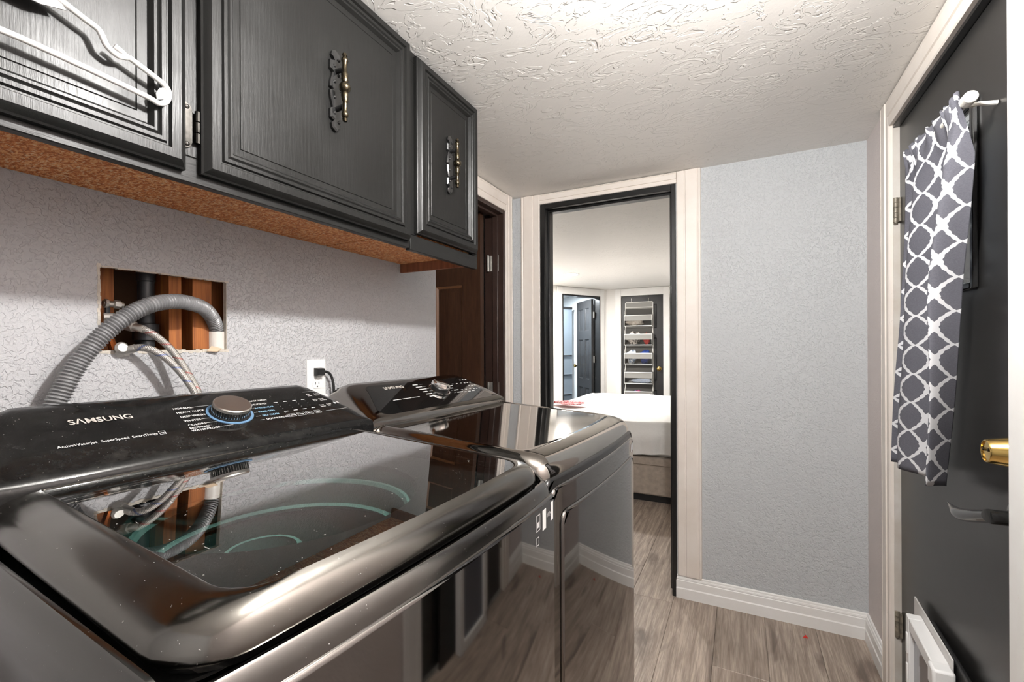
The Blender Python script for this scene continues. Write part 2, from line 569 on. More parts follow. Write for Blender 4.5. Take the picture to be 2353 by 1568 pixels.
def resample(path, step):
    out = [path[0]]; acc = 0
    for a, b in zip(path, path[1:]):
        L = (b - a).length; pos = step - acc
        while pos <= L:
            out.append(a.lerp(b, pos / L)); pos += step
        acc = L - (pos - step)
    return out


# ================================================================== SETTING
ZC = 2.112
XL, XR, YF, YB = -1.194, .478, 2.395, -.75
DOORX = .497                                         # face of the outside door

# floor: planks are parts of it
floor = struct('floor', box(-4.4, 2.6, YB, 9.0, -.03, -.006), 'sub', label='grey brown wood-look laminate plank floor')
PW, PL = .196, 1.22
pmesh = MB(); c = .0016
pmesh.loft([[(0, 0, -.008), (PW, 0, -.008), (PW, PL, -.008), (0, PL, -.008)],
            [(.0003, .0003, -c), (PW - .0003, .0003, -c), (PW - .0003, PL - .0003, -c), (.0003, PL - .0003, -c)],
            [(c, c, 0), (PW - c, c, 0), (PW - c, PL - c, 0), (c, PL - c, 0)]], False, True)
p0 = pmesh.build('plank', 'plank', floor)
offs = {-1: .33, 0: 1.93 - PL, 1: 1.33 - PL, 2: .55, -2: 1.1, -3: .2, -4: .8}
first = True
for k in range(-13, 12):
    x = -.105 + PW * k
    off = offs.get(k, random.random() * PL)
    y = off
    while y > (YB if -6 <= k <= 2 else 2.4): y -= PL
    ymax = 4.6 if -11 <= k <= 8 else 2.4
    if not (-6 <= k <= 2):
        y = 2.42 - random.random() * .7 if k < -5 or k > 2 else y
        if k > 2 or k < -6:
            y = max(y, 2.48)
    while y < ymax:
        if first: o = p0; first = False
        else:
            o = p0.copy(); COL.objects.link(o); o.parent = floor
        o.location = (x, y, 0); y += PL

# ceilings
struct('ceiling', box(XL - .7, .62, YB, YF + .11, ZC, ZC + .05), 'ceil', label='white hand-trowelled textured ceiling of the laundry room')
struct('ceiling_bedroom', box(-4.4, 2.4, YF + .11, 9.0, ZC, ZC + .05), 'bedceil', label='bright white bedroom ceiling')


def wall_grid(mb, axis, fix0, fix1, a0, a1, z0, z1, holes):
    """wall slab with rectangular holes (a_lo,a_hi,z_lo,z_hi); axis = the running axis"""
    As = sorted({a0, a1, *[h[0] for h in holes], *[h[1] for h in holes]})
    Zs = sorted({z0, z1, *[h[2] for h in holes], *[h[3] for h in holes]})
    for i in range(len(As) - 1):
        for j in range(len(Zs) - 1):
            am, zm = (As[i] + As[i + 1]) / 2, (Zs[j] + Zs[j + 1]) / 2
            if any(h[0] < am < h[1] and h[2] < zm < h[3] for h in holes): continue
            if axis == 'y': mb.box(fix0, fix1, As[i], As[i + 1], Zs[j], Zs[j + 1])
            else: mb.box(As[i], As[i + 1], fix0, fix1, Zs[j], Zs[j + 1])
    return mb


# left wall (hole cut for the washer box, doorway at its far end)
HOLE = (.461, .724, 1.236, 1.415)
LD0, LD1, LDZ = 1.632, 2.285, 2.013
wl = struct('wall_left', wall_grid(MB(), 'y', XL - .013, XL, YB, YF, 0, ZC, [HOLE, (LD0, LD1, 0, LDZ)]), 'wall',
            label='light grey textured plaster wall with a square hole cut in it')
# drywall core showing at the cut edges, cavity behind
m = MB()
m.box(XL - .0135, XL - .0005, HOLE[1] - .001, HOLE[1] + .007, HOLE[2], HOLE[3]); e1 = m.build('cut_edge', 'gyp', wl)
m = MB()
random.seed(3)
for i in range(34):
    y = HOLE[0] + (HOLE[1] - HOLE[0]) * i / 33
    m.box(XL - .010, XL + .0015 * random.random(), y - .004, y + .005, HOLE[2] - .002 - .004 * random.random(), HOLE[2] + .001 + .003 * random.random())
for i in range(30):
    y = HOLE[0] + (HOLE[1] - HOLE[0]) * i / 29
    m.box(XL - .010, XL + .0006, y - .005, y + .005, HOLE[3] - .001 - .002 * random.random(), HOLE[3] + .0015 * random.random())
for i in range(22):
    z = HOLE[2] + (HOLE[3] - HOLE[2]) * i / 21
    m.box(XL - .011, XL + .0008, HOLE[0] - .002 - .002 * random.random(), HOLE[0] + .001 + .002 * random.random(), z - .004, z + .005)
m.build('torn_edge', 'gyp', wl)
struct('cavity_back', MB().box(XL - .205, XL - .195, .30, 1.0, .9, 1.75).box(XL - .195, XL - .013, .29, .30, .9, 1.75).box(XL - .195, XL - .013, 1.0, 1.01, .9, 1.75).box(XL - .195, XL - .013, .30, 1.0, 1.74, 1.75).box(XL - .195, XL - .013, .30, 1.0, .89, .90), 'void', wl)
for y0, y1, x0, x1, mt in ((.40, .52, XL - .115, XL - .085, 'stud'), (.605, .632, XL - .115, XL - .030, 'stud'),
                           (.655, .70, XL - .115, XL - .025, 'stud'), (.70, .80, XL - .115, XL - .07, 'stud'),
                           (.40, .462, XL - .115, XL - .016, 'stud')):
    struct('stud', box(x0, x1, y0, y1, .9, 1.62), mt, wl)
struct('blocking', box(XL - .114, XL - .014, .463, .722, 1.425, 1.50), 'stud', wl)
struct('blocking', box(XL - .114, XL - .020, .30, .90, .98, 1.02), 'stud', wl)
# screw head in the wall
MB().lathe([(.0045, 0), (.0045, .0012), (.003, .0016)], 10, (XL, onX(478, 510, XL).y, onX(478, 510, XL).z), (1, 0, 0)).build('screw_head', 'nickel', wl)

# far wall with the bedroom doorway
FD0, FD1, FDZ = -1.017, -.288, 2.052
struct('wall_far', wall_grid(MB(), 'x', YF, YF + .105, XL - .7, .62, 0, ZC, [(FD0, FD1, 0, FDZ)]), 'wall_far',
       label='cool grey textured wall beside the bedroom doorway')
# right wall with the outside door
RD0, RD1, RDZ = 1.215, 2.03, 2.015
struct('wall_right', wall_grid(MB(), 'y', XR, XR + .13, YB, YF + .1, 0, ZC, [(RD0, RD1, 0, RDZ)]), plaster('grey fine plaster with painted pink light', srgb(226, 216, 213), 120, .6),  # paler pinkish colour paints in the warm light falling on this wall
       label='grey textured wall around the black outside door')
struct('wall_back', box(XL - .7, .62, YB - .1, YB, 0, ZC), 'wall', label='plain grey wall at the near end of the laundry room')

# baseboards
BP = [(0, 0), (.016, 0), (.016, .048), (.013, .053), (.013, .086), (.010, .089), (.012, .093), (.0105, .099), (.007, .101), (.0065, .108), (.003, .111), (0, .111)]
struct('baseboard_far', MB().extrude([(FD1 - .003, YF - a, z) for a, z in BP], (XR - FD1 + .003, 0, 0)), 'white',
       label='white stepped baseboard under the grey wall', angle=25)
struct('baseboard_right', MB().extrude([(XR - a, 2.118, z) for a, z in BP], (0, YF - 2.118, 0)), 'white',
       label='short white baseboard beside the outside door', angle=25)

# casings: profile (across, thickness)
CP = [(0, 0), (0, .010), (.004, .013), (.028, .013), (.030, .011), (.033, .011), (.035, .016), (.075, .016), (.080, .013), (.084, .016), (.090, .014), (.092, 0)]


def casing_v(parent, xw, y, sgn, z0, z1, facing, mat, w=1.0):
    """vertical board; running across 'y' axis for facing 'x', across x for facing 'y'"""
    if facing in ('+x', '-x'):
        s = 1 if facing == '+x' else -1
        poly = [(xw + s * t, y + sgn * a * w, z0) for a, t in CP]
    else:
        poly = [(y + sgn * a * w, xw - t, z0) for a, t in CP]
    return MB().extrude(poly, (0, 0, z1 - z0)).build('casing_board', mat, parent, 25)


# trim_1: bedroom doorway (on far wall, facing -y)
t1 = empty('trim_1', 'cream painted casing around the bedroom doorway', 'trim', (0, 0, 0), kind='structure'); del t1['category']
casing_v(t1, YF, FD0 - .004, -1, 0, ZC - .002, '-y', 'cream', 1.28)
casing_v(t1, YF, FD1 + .004, 1, .112, ZC - .002, '-y', 'cream', 1.22)
MB().extrude([(FD0 - .003, YF - t, FDZ + .002 + a * .6) for a, t in CP], (FD1 - FD0 + .006, 0, 0)).build('casing_board', 'cream', t1, 25)
# trim_2: outside door (on right wall, facing -x)
t2 = empty('trim_2', 'off white casing around the black outside door', 'trim', (0, 0, 0), kind='structure'); del t2['category']
casing_v(t2, XR, RD1, 1, 0, ZC - .002, '-x', 'cream')
casing_v(t2, XR - .006, RD0, -1, 0, ZC - .002, '-x', 'white', 1.1)
MB().extrude([(XR - t, RD0 + .001, RDZ + a * 1.03) for a, t in CP], (0, RD1 - RD0 - .002, 0)).build('casing_board', 'cream', t2, 25)
# trim_3: left doorway
t3 = empty('trim_3', 'cream casing around the brown door in the corner', 'trim', (0, 0, 0), kind='structure'); del t3['category']
casing_v(t3, XL, LD1, 1, 0, ZC - .002, '+x', 'cream', .78)
MB().extrude([(XL + t, 1.50, LDZ + a * 1.04) for a, t in CP], (0, LD1 - 1.502, 0)).build('casing_board', 'cream', t3, 25)

# ---- bedroom doorway frame (black, no leaf; hinge mortises left on the right jamb)
f1 = empty('door_frame_1', 'chipped black painted jamb of the bedroom doorway', 'door frame', kind='structure'); del f1['category']
y0, y1 = YF - .012, YF + .113
MB().box(FD0, FD0 + .030, y0, y1, 0, FDZ).build('jamb', 'bframe', f1, bevel=.003)
MB().box(FD1 - .022, FD1, y0, y1, 0, FDZ).build('jamb', 'bframe', f1, bevel=.003)
MB().box(FD0 + .030, FD1 - .022, y0, y1, FDZ - .028, FDZ).build('head_jamb', 'bframe', f1, bevel=.003)
MB().box(FD0 + .030, FD0 + .041, YF + .03, YF + .066, 0, FDZ - .028).build('door_stop', 'bframe', f1, bevel=.002)
MB().box(FD1 - .033, FD1 - .022, YF + .03, YF + .066, 0.015, FDZ - .028).build('door_stop', 'bframe', f1, bevel=.002)
MB().box(FD0 + .041, FD1 - .033, YF + .03, YF + .066, FDZ - .039, FDZ - .028).build('door_stop', 'bframe', f1, bevel=.002)
for z in (.25, 1.02, 1.76):
    x = FD1 - .0225
    MB().loft([[(x - .0006, YF + .070 + a, z + b) for a, b in ((0, -.045), (.024, -.045), (.034, -.036), (.034, .036), (.024, .045), (0, .045))],
               [(x - .002, YF + .070 + a, z + b) for a, b in ((0, -.044), (.024, -.044), (.033, -.036), (.033, .036), (.024, .044), (0, .044))]]).build('hinge_mortise', simple('worn bare hinge mortise', srgb(150, 136, 122), .6) if z < .3 else 'nickel', f1)

# ---- six panel leaf ------------------------------------------------------
def six_panel(parent, w, h, mat, edge=None, th=.035, stile=.105, rows=((.14, .62), (.76, 1.40), (1.54, 1.90)), midk=.95):
    """leaf in local x (0..w), thickness along y, z up"""
    k = h / 2.03; mid = stile * midk; pw = (w - 2 * stile - mid) / 2
    m = MB(); m.box(0, stile, 0, th, 0, h); m.box(w - stile, w, 0, th, 0, h)
    m.box(stile + pw, stile + pw + mid, 0, th, 0, h)
    zs = [0] + [z * k for r in rows for z in r] + [h]
    for i in range(0, len(zs), 2):
        for x0 in (stile, stile + pw + mid): m.box(x0, x0 + pw, 0, th, zs[i], zs[i + 1])
    m.build('leaf_frame', mat, parent)
    for r in rows:
        for x0 in (stile, stile + pw + mid):
            a, b, c0, c1 = x0, x0 + pw, r[0] * k, r[1] * k
            q = lambda i, y: [(a + i, y, c0 + i), (b - i, y, c0 + i), (b - i, y, c1 - i), (a + i, y, c1 - i)]
            pm = MB()
            pm.loft([q(.001, th * .5), q(.001, th - .003), q(.012, th - .012), q(.018, th - .012), q(.040, th - .004)], False, True)
            pm.loft([q(.001, th * .5), q(.001, .003), q(.012, .012), q(.018, .012), q(.040, .004)], False, True)
            po = pm.build('panel', mat, parent, 20)
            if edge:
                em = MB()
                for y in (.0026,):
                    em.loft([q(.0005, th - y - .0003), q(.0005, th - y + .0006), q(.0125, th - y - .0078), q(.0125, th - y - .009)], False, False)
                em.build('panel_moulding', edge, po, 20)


# brown door, open into the next room
d2 = empty('door_2', 'open dark brown wood grain panel door with paler mouldings', 'door', (-1.285, 2.205, .012), pi - radians(2), kind='structure'); del d2['category']
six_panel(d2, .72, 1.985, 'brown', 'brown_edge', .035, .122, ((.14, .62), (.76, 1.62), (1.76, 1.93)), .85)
for ch in list(d2.children): pass
f2 = empty('door_frame_2', 'dark brown jamb of the corner doorway', 'door frame', kind='structure'); del f2['category']
MB().box(XL - .118, XL + .004, LD1 - .020, LD1, 0, LDZ).build('jamb', 'brown_jamb', f2, bevel=.003)
MB().box(XL - .118, XL + .004, LD0, LD1 - .02, LDZ - .020, LDZ).build('head_jamb', 'brown_jamb', f2, bevel=.003)
MB().box(XL - .062, XL - .030, LD1 - .032, LD1 - .020, 0, LDZ - .02).build('door_stop', 'brown_jamb', f2, bevel=.002)
MB().box(XL - .062, XL - .030, LD0, LD1 - .032, LDZ - .032, LDZ - .02).build('door_stop', 'brown_jamb', f2, bevel=.002)
MB().box(XL - .118, XL - .0135, LD0 - .018, LD0, 0, LDZ).build('jamb', 'brown_jamb', f2, bevel=.003)
for z in (.28, 1.0, 1.72):
    h = MB()
    h.box(-1.287, -1.222, 2.2632, 2.2648, z - .044, z + .044)
    h.lathe([(.006, -.046), (.006, .046)], 10, (-1.283, 2.250, z))
    for dz in (-.028, 0, .028): h.lathe([(.004, 0), (.004, .001)], 8, (-1.245, 2.2632, z + dz), (0, -1, 0))
    h.build('hinge', 'nickel', f2)
# the small room beyond the brown door
struct('wall_closet', MB().box(-2.4, -2.35, 1.2, 2.6, 0, ZC).box(-2.35, XL - .013, 1.2, 1.25, 0, ZC).box(-2.35, XL - .7, 2.395, 2.45, 0, ZC),
       simple('closet warm wall', srgb(196, 168, 150), .7), label='warm coloured wall of the closet behind the brown door')
struct('ceiling_closet', box(-2.4, XL - .7, 1.2, 2.5, ZC, ZC + .05), 'ceil')

# ---- outside door ---------------------------------------------------------
d1 = empty('door_1', 'black outside door with a small window and brass deadbolt', 'door', kind='structure'); del d1['category']
WY0, WY1, WZ0, WZ1 = 1.454, 1.90, 1.392, 1.815
wall_grid(MB(), 'y', DOORX, DOORX + .044, RD0 + .004, RD1 - .005, .012, RDZ - .012, [(WY0, WY1, WZ0, WZ1)]).build('leaf', 'bdoor', d1)
m = MB()                                             # window moulding frame
for (a, b, c0, c1) in ((WY0 - .016, WY0, WZ0 - .016, WZ1 + .016), (WY1, WY1 + .016, WZ0 - .016, WZ1 + .016), (WY0, WY1, WZ0 - .016, WZ0), (WY0, WY1, WZ1, WZ1 + .016)):
    m.box(DOORX - .012, DOORX, a, b, c0, c1)
m.build('window_frame', simple('black glossy window moulding', (.012, .012, .012, 1), .16), d1, bevel=.003)
box(DOORX + .018, DOORX + .022, WY0, WY1, WZ0, WZ1).build('pane', 'pane', d1)
m = MB()
for (a, b, c0, c1) in ((WY0, WY0 + .005, WZ0, WZ1), (WY1 - .005, WY1, WZ0, WZ1), (WY0 + .005, WY1 - .005, WZ0, WZ0 + .006), (WY0 + .005, WY1 - .005, WZ1 - .006, WZ1)):
    m.box(DOORX + .006, DOORX + .018, a, b, c0, c1)
m.build('glazing_bead', 'white', d1)
for z in (.27, .98, 1.715):                           # hinges
    h = MB()
    for i in range(5):
        h.lathe([(.0075, -.044 + i * .0178), (.0075, -.044 + i * .0178 + .0165)], 12, (DOORX - .012, RD1 - .004, z))
    h.lathe([(.005, -.050), (.0065, -.047), (.005, -.044)], 10, (DOORX - .012, RD1 - .004, z))
    h.box(DOORX - .008, DOORX - .001, RD1 - .022, RD1 - .004, z - .042, z + .040)
    h.build('hinge', 'rust', d1)
db = (RD0 + .058, 1.024)
m = MB().lathe([(.034, 0), (.034, .004), (.031, .008), (.0245, .046), (.0225, .049), (.0205, .0492), (.020, .0465), (.0, .0465)], 28, (DOORX, db[0], db[1]), (-1, 0, 0))
k = m.build('deadbolt', 'brass', d1, 30)
m = MB()
for dy, dz in ((-.012, .004), (.010, .002)): m.lathe([(.0035, 0), (.0035, .003), (.002, .004)], 8, (DOORX - .0465, db[0] + dy, db[1] + dz), (-1, 0, 0))
m.build('screw', 'abrass', k)
lv = (1.262, .893)
m = MB().lathe([(.036, 0), (.036, .005), (.030, .012), (.018, .016), (.0145, .020), (.0145, .048)], 24, (DOORX, lv[0], lv[1]), (-1, 0, 0))
ob = m.build('handle_rose', 'iron', d1, 30)
pth = smooth_path([(.447, 1.252, .897), (.445, 1.300, .881), (.4445, 1.362, .862), (.447, 1.405, .854), (.4515, 1.445, .852), (.456, 1.492, .853)], 6)
MB().tube(pth, lambda t: .0135 if t < .50 else .0135 * max(.10, 1 - ((t - .50) / .50) ** 1.5), 14).build('lever', 'iron', d1, 40)
# door jamb seen from inside
f3 = empty('door_frame_3', 'scratched white jamb of the outside door', 'door frame', kind='structure'); del f3['category']
MB().box(XR, XR + .13, RD1 - .003, RD1 + .0, 0, RDZ).build('jamb', 'jamb_white', f3)
MB().box(XR, XR + .13, RD0 - .0, RD0 + .002, 0, RDZ).build('jamb', 'jamb_white', f3)
MB().box(XR + .001, XR + .13, RD0, RD1, RDZ - .010, RDZ).build('head_jamb', chipped_black('dirty door head'), f3)
for (a, b, c0, c1) in ((RD0 + .002, RD0 + .022, .010, RDZ - .01), (RD1 - .023, RD1 - .003, .010, RDZ - .01), (RD0 + .022, RD1 - .023, RDZ - .034, RDZ - .01), (RD0 + .022, RD1 - .023, .010, .024)):
    box(DOORX + .0445, DOORX + .060, a, b, c0, c1).build('door_stop', 'jamb_white', f3)
box(XR, XR + .14, RD0, RD1, -.004, .010).build('threshold', 'nickel', f3)

# ================================================================== UPPER CABINETS
def framed_door(parent, y0, y1, z0, z1, xb, th=.022):
    """profiled cabinet door facing +x built from nested rectangles"""
    prof = [(0, 0), (0, .010), (.003, .012), (.008, .0185), (.012, .022), (.026, .022), (.029, .0165), (.0315, .0165), (.034, .0205), (.040, .0205),
            (.043, .017), (.046, .019), (.050, .019), (.056, .0105), (.0690, .0095), (.0700, .0082), (.0712, .0095)]
    rings = []
    for i, h in prof:
        rings.append([(xb + h * th / .022, y0 + i, z0 + i), (xb + h * th / .022, y1 - i, z0 + i), (xb + h * th / .022, y1 - i, z1 - i), (xb + h * th / .022, y0 + i, z1 - i)])
    return MB().loft(rings).build('door', 'bwood', parent, 18)


def bar_handle(parent, x, y, zc):
    """ornate pull: scalloped black backplate, two posts, turned brass bar"""
    half = [(.000, -.094), (.010, -.088), (.013, -.078), (.006, -.070), (.016, -.066), (.016, -.046), (.009, -.040), (.015, -.020), (.017, -.004), (.010, 0)]
    out = [(a, b) for a, b in half] + [(a, -b) for a, b in reversed(half[:-1])]
    out = out + [(-a, b) for a, b in reversed(out[1:-1])]
    m = MB()
    m.loft([[(x, y + a, zc + b) for a, b in out], [(x + .006, y + a, zc + b) for a, b in out], [(x + .009, y + a * .8, zc + b * .96) for a, b in out]])
    for s in (-1, 1):
        for j in range(4):
            m.lathe([(.0045, 0), (.0035, .003), (.001, .005)], 8, (x + .008, y + (.006 if j % 2 else -.006), zc + s * (.018 + j * .018)), (1, 0, 0))
    bp = m.build('handle_backplate', 'iron', parent, 30)
    for s in (-1, 1):
        MB().tube([(x + .006, y, zc + s * .044), (x + .020, y, zc + s * .043), (x + .030, y, zc + s * .041)], .0055, 10).build('handle_post', 'iron', parent)
    prof = [(.001, -.078), (.005, -.077), (.0062, -.072), (.0045, -.069), (.0075, -.066), (.0085, -.061), (.0065, -.057), (.0058, -.052), (.0062, -.034), (.0085, -.030), (.0075, -.024),
            (.0088, -.018), (.0072, -.012), (.009, -.009), (.0125, -.005), (.013, .0)]
    prof = prof + [(r, -h) for r, h in reversed(prof[:-1])]
    MB().lathe(prof, 16, (x + .034, y, zc)).build('handle_bar', 'abrass', parent, 40)


FRX = -.850                                           # face-frame plane


def cabinet(name, label, y0, y1, zb, zt, doors, end_right):
    t = empty(name, label, 'cabinet', (0, 0, 0), group='black wall cabinets over the washer and dryer')
    m = MB()
    m.box(XL + .0005, FRX - .018, y0, y0 + .012, 1.574, zt); m.box(XL + .0005, FRX - .018, y1 - .012, y1, 1.574, zt)
    m.box(XL + .0005, FRX - .018, y0, y1, zt - .012, zt); m.box(XL + .0005, XL + .006, y0, y1, 1.574, zt)
    m.build('carcass', 'bwood', t)
    box(XL + .001, FRX - .018, y0 + .001, y1 - .001, 1.570, 1.580).build('bottom_panel', 'chip', t)
    ys = sorted({y0, y1, *[v for d in doors for v in d[:2]]})
    box(FRX - .018, FRX, y0, y1, zb, zb + .045).build('face_rail', 'bwood_h', t, bevel=.0015)
    box(FRX - .018, FRX, y0, y1, zt - .03, zt).build('face_rail', 'bwood_h', t, bevel=.0015)
    edges = [y0] + [(doors[i][1] + doors[i + 1][0]) / 2 for i in range(len(doors) - 1)] + [y1]
    for i, e in enumerate(edges):
        a, b = (e, e + .03) if i == 0 else ((e - .03, e) if i == len(edges) - 1 else (e - .024, e + .024))
        box(FRX - .018, FRX + .0001, a, b, zb + .045, zt - .03).build('face_stile', 'bwood', t, bevel=.0015)
    for (a, b, c0, c1, hy, hz) in doors:
        d = framed_door(t, a, b, c0, c1, FRX + .001)
        if hy is not None: bar_handle(d, FRX + .0112, hy, hz)
    return t


ca = cabinet('wall_cabinet', 'long black two-door cabinet with a hanger and ornate handles', -.16, 1.036, 1.528, 2.108,
             [(-.12, .441, 1.543, 2.098, .236, 1.83), (.466, 1.026, 1.545, 2.104, .757, 1.835)], False)
cb = cabinet('wall_cabinet', 'narrow black one-door cabinet at the end of the run', 1.040, 1.412, 1.524, 2.100,
             [(1.058, 1.392, 1.574, 2.090, 1.218, 1.828)], True)
# end strip under the far cabinet
box(XL + .0005, FRX - .018, 1.400, 1.4115, 1.536, 1.570).build('end_rail', wood_stud('reddish raw end rail', srgb(110, 62, 40), srgb(140, 88, 60)), cb)
# little surface hinges on the stile between the two doors
for z in (1.625, 2.03):
    m = MB(); y = .466
    m.loft([[(FRX + .0005, y + a, z + b) for a, b in ((-.022, -.022), (-.026, -.034), (-.022, -.042), (-.012, -.036), (-.006, -.02), (-.006, .02), (-.012, .036), (-.022, .042), (-.026, .034), (-.022, .022))],
            [(FRX + .0024, y + a, z + b) for a, b in ((-.022, -.021), (-.0255, -.033), (-.022, -.041), (-.0125, -.035), (-.007, -.019), (-.007, .019), (-.0125, .035), (-.022, .041), (-.0255, .033), (-.022, .021))]])
    for i in range(3):
        m.lathe([(.0045, -.028 + i * .019), (.0045, -.011 + i * .019)], 10, (FRX + .007, y - .004, z))
    for s in (-1, 1): m.lathe([(.004, 0), (.0035, .0015), (.001, .0025)], 10, (FRX + .0024, y - .018, z + s * .032), (1, 0, 0))
    m.build('hinge', 'nickel_d', ca, 30)

# clothes hanger on the first handle
HX = -.8185
hp = [onX(*p, HX) for p in ((-60, 42), (60, 93), (200, 157), (335, 221), (364, 237), (383, 233), (388, 214), (377, 195), (345, 169), (296, 132))]
top = [onX(*p, HX) for p in ((296, 132), (284, 131), (268, 126), (246, 106), (234, 82), (224, 66), (195, 44), (150, 9), (128, -8))]
cy = .236
mid = Vector((HX, cy, top[-1].z + .014))
def mir(v): return Vector((HX, 2 * cy - v.y, v.z))
right = hp[1:] + top
full = [mir(v) for v in reversed(right)]
hg = empty('clothes_hanger', 'white plastic clothes hanger hanging on the cabinet handle', 'hanger', (HX, cy, 1.6))
bar = smooth_path(hp[1:], 8); arm = smooth_path(top, 8)
m = MB()
m.tube(bar, .0042, 10); m.tube(arm + [mid], .0042, 10)
lb = [mir(v) for v in bar]; la = [mir(v) for v in arm]
m.tube(lb, .0042, 10); m.tube(la + [mid], .0042, 10)
m.tube([bar[0], lb[0]], .0042, 10)
hb = m.build('hanger_body', 'hplast', None, 60)
hn = []
for s in (0, 1):
    a = [onX(*p, HX) for p in ((281, 126), (285, 124), (278, 117), (263, 105))]
    hn.append(MB().tube(smooth_path([mir(v) if s else v for v in a], 5), .0036, 8).build('strap_notch', 'hplast', None, 60))
hgus = []
for s in (0, 1):
    a = [onX(*p, HX) for p in ((361, 229), (358, 214), (366, 203), (380, 202), (384, 212), (379, 228))]
    a = [mir(v) if s else v for v in a]
    hgus.append(MB().loft([[v + Vector((-.001, 0, 0)) for v in a], [v + Vector((.001, 0, 0)) for v in a]]).build('gusset', 'hplast', None, 40))
nk = [Vector((HX, cy + a, mid.z + b)) for a, b in ((-.045, -.026), (-.02, -.034), (.02, -.034), (.045, -.026), (.03, -.006), (0, .004), (-.03, -.006))]
hgus.append(MB().loft([[v + Vector((-.0012, 0, 0)) for v in nk], [v + Vector((.0012, 0, 0)) for v in nk]]).build('neck_plate', 'hplast', None, 40))
hk = [Vector((HX, cy, mid.z))] + [Vector((HX, cy, mid.z + .03))]
zt_ = 1.83 + .046
for i in range(9):
    a = -radians(60) + i * radians(240) / 8
    hk.append(Vector((HX + .001, cy + .018 * sin(a + pi) * -1 if False else cy - .018 * cos(a), zt_ + .018 * sin(a) - .006)))
hook = MB().tube(smooth_path(hk, 4), .0034, 8).build('hook', 'hplast', None, 60)
bpy.context.view_layer.update()
for o in [hb, hook] + hn + hgus:
    o.parent = hg; o.matrix_parent_inverse = hg.matrix_basis.inverted()

# ================================================================== WASHER AND DRYER
TH = radians(-2.5)


def outline(x0, x1, hy, rf, rb, bow=0.0, nf=14, nc=7):
    """rounded rectangle, ccw seen from above; front side (x1) bows outwards"""
    pts = []
    for i in range(nc):                                # front right corner is y=+hy side
        a = -pi / 2 + (pi / 2) * i / (nc - 1)
        pts.append((x1 - rf + rf * cos(a), -hy + rf + rf * sin(a)))
    for i in range(1, nf):
        pts.append((x1, -hy + rf + (2 * hy - 2 * rf) * i / nf))
    for i in range(nc):
        a = (pi / 2) * i / (nc - 1)
        pts.append((x1 - rf + rf * cos(a), hy - rf + rf * sin(a)))
    for i in range(nc):
        a = pi / 2 + (pi / 2) * i / (nc - 1)
        pts.append((x0 + rb + rb * cos(a), hy - rb + rb * sin(a)))
    for i in range(nc):
        a = pi + (pi / 2) * i / (nc - 1)
        pts.append((x0 + rb + rb * cos(a), -hy + rb + rb * sin(a)))
    xm = (x0 + x1) / 2
    res = []
    for x, y in pts:
        w = max(0.0, (x - xm) / (x1 - xm))
        res.append((x + bow * w * (1 - (y / hy) ** 2), y))
    return res


def ringz(o, z):
    return [(x, y, z(x, y) if callable(z) else z) for x, y in o]


PA = Vector((-.155, 0, 1.062)); PB = Vector((-.325, 0, 1.142)); PD = (PB - PA).normalized()
PN = Vector((0, 1, 0)).cross(PD).normalized()


def panel_mat(y, s, lift, rot=0.0):
    o = PA + Vector((0, y, 0)) + PD * s + PN * lift
    M = Matrix(((0, PD.x, PN.x, o.x), (1, PD.y, PN.y, o.y), (0, PD.z, PN.z, o.z), (0, 0, 0, 1)))
    return M @ Matrix.Rotation(rot, 4, 'Z')


def lettering(parent, items, mat, name='lettering', mtx=None):
    """items: (text, y, s, height, align, bold, width scale) -> one flat printed mesh"""
    for (tx, y, s, h, al, bold, ws) in items:
        cu = bpy.data.curves.new('t', 'FONT'); cu.body = tx; cu.size = h * 1.38; cu.align_x = al; cu.offset = bold * h
        cu.resolution_u = 3
        ob = bpy.data.objects.new('t', cu); COL.objects.link(ob)
        bpy.context.view_layer.update()
        me = bpy.data.meshes.new_from_object(ob.evaluated_get(bpy.context.evaluated_depsgraph_get()))
        M = (mtx(y, s) if mtx else panel_mat(y, s, .0012))
        if ws < 0: ws = -ws / max(v.co.x for v in me.vertices)
        q = MB(); q.add([M @ Vector((v.co.x * ws, v.co.y, 0)) for v in me.vertices], [tuple(p.vertices) for p in me.polygons])
        bpy.data.objects.remove(ob); bpy.data.curves.remove(cu); bpy.data.meshes.remove(me)
        q.build(name, mat, parent)


def bars(parent, items, mat, name='printed_mark'):
    """small printed rectangles / rules: (y, s, w, h)"""
    q = MB()
    for y, s, w, h in items:
        M = panel_mat(y, s, .0011)
        q.add([M @ Vector(p) for p in ((0, -h / 2, 0), (w, -h / 2, 0), (w, h / 2, 0), (0, h / 2, 0))], [(0, 1, 2, 3)])
    return tag(q.build(name, mat, parent), kind='stuff')


def console_sections(f_of_y, ys):
    rings = []
    for y in ys:
        f = f_of_y(abs(y))
        zt = 1.058 + .084 * f; xt = -.158 - .167 * f
        n = 5
        r = [(-.152, y, .990), (-.150, y, 1.044), (-.153, y, 1.056)]
        for i in range(n):
            t = (i + .3) / n; r.append((-.155 + (xt + .155) * t, y, 1.062 + (zt - 1.062) * t if f > .1 else 1.058 + (zt - 1.058) * t))
        r += [(xt, y, zt), (xt - .012, y, zt + .004 * f), (min(xt - .02, -.345), y, zt + .001 * f), (-.368, y, zt - .006), (-.370, y, .990)]
        rings.append(r)
    return rings


def lid_z(x): return 1.049 - .056 * (x + .193)


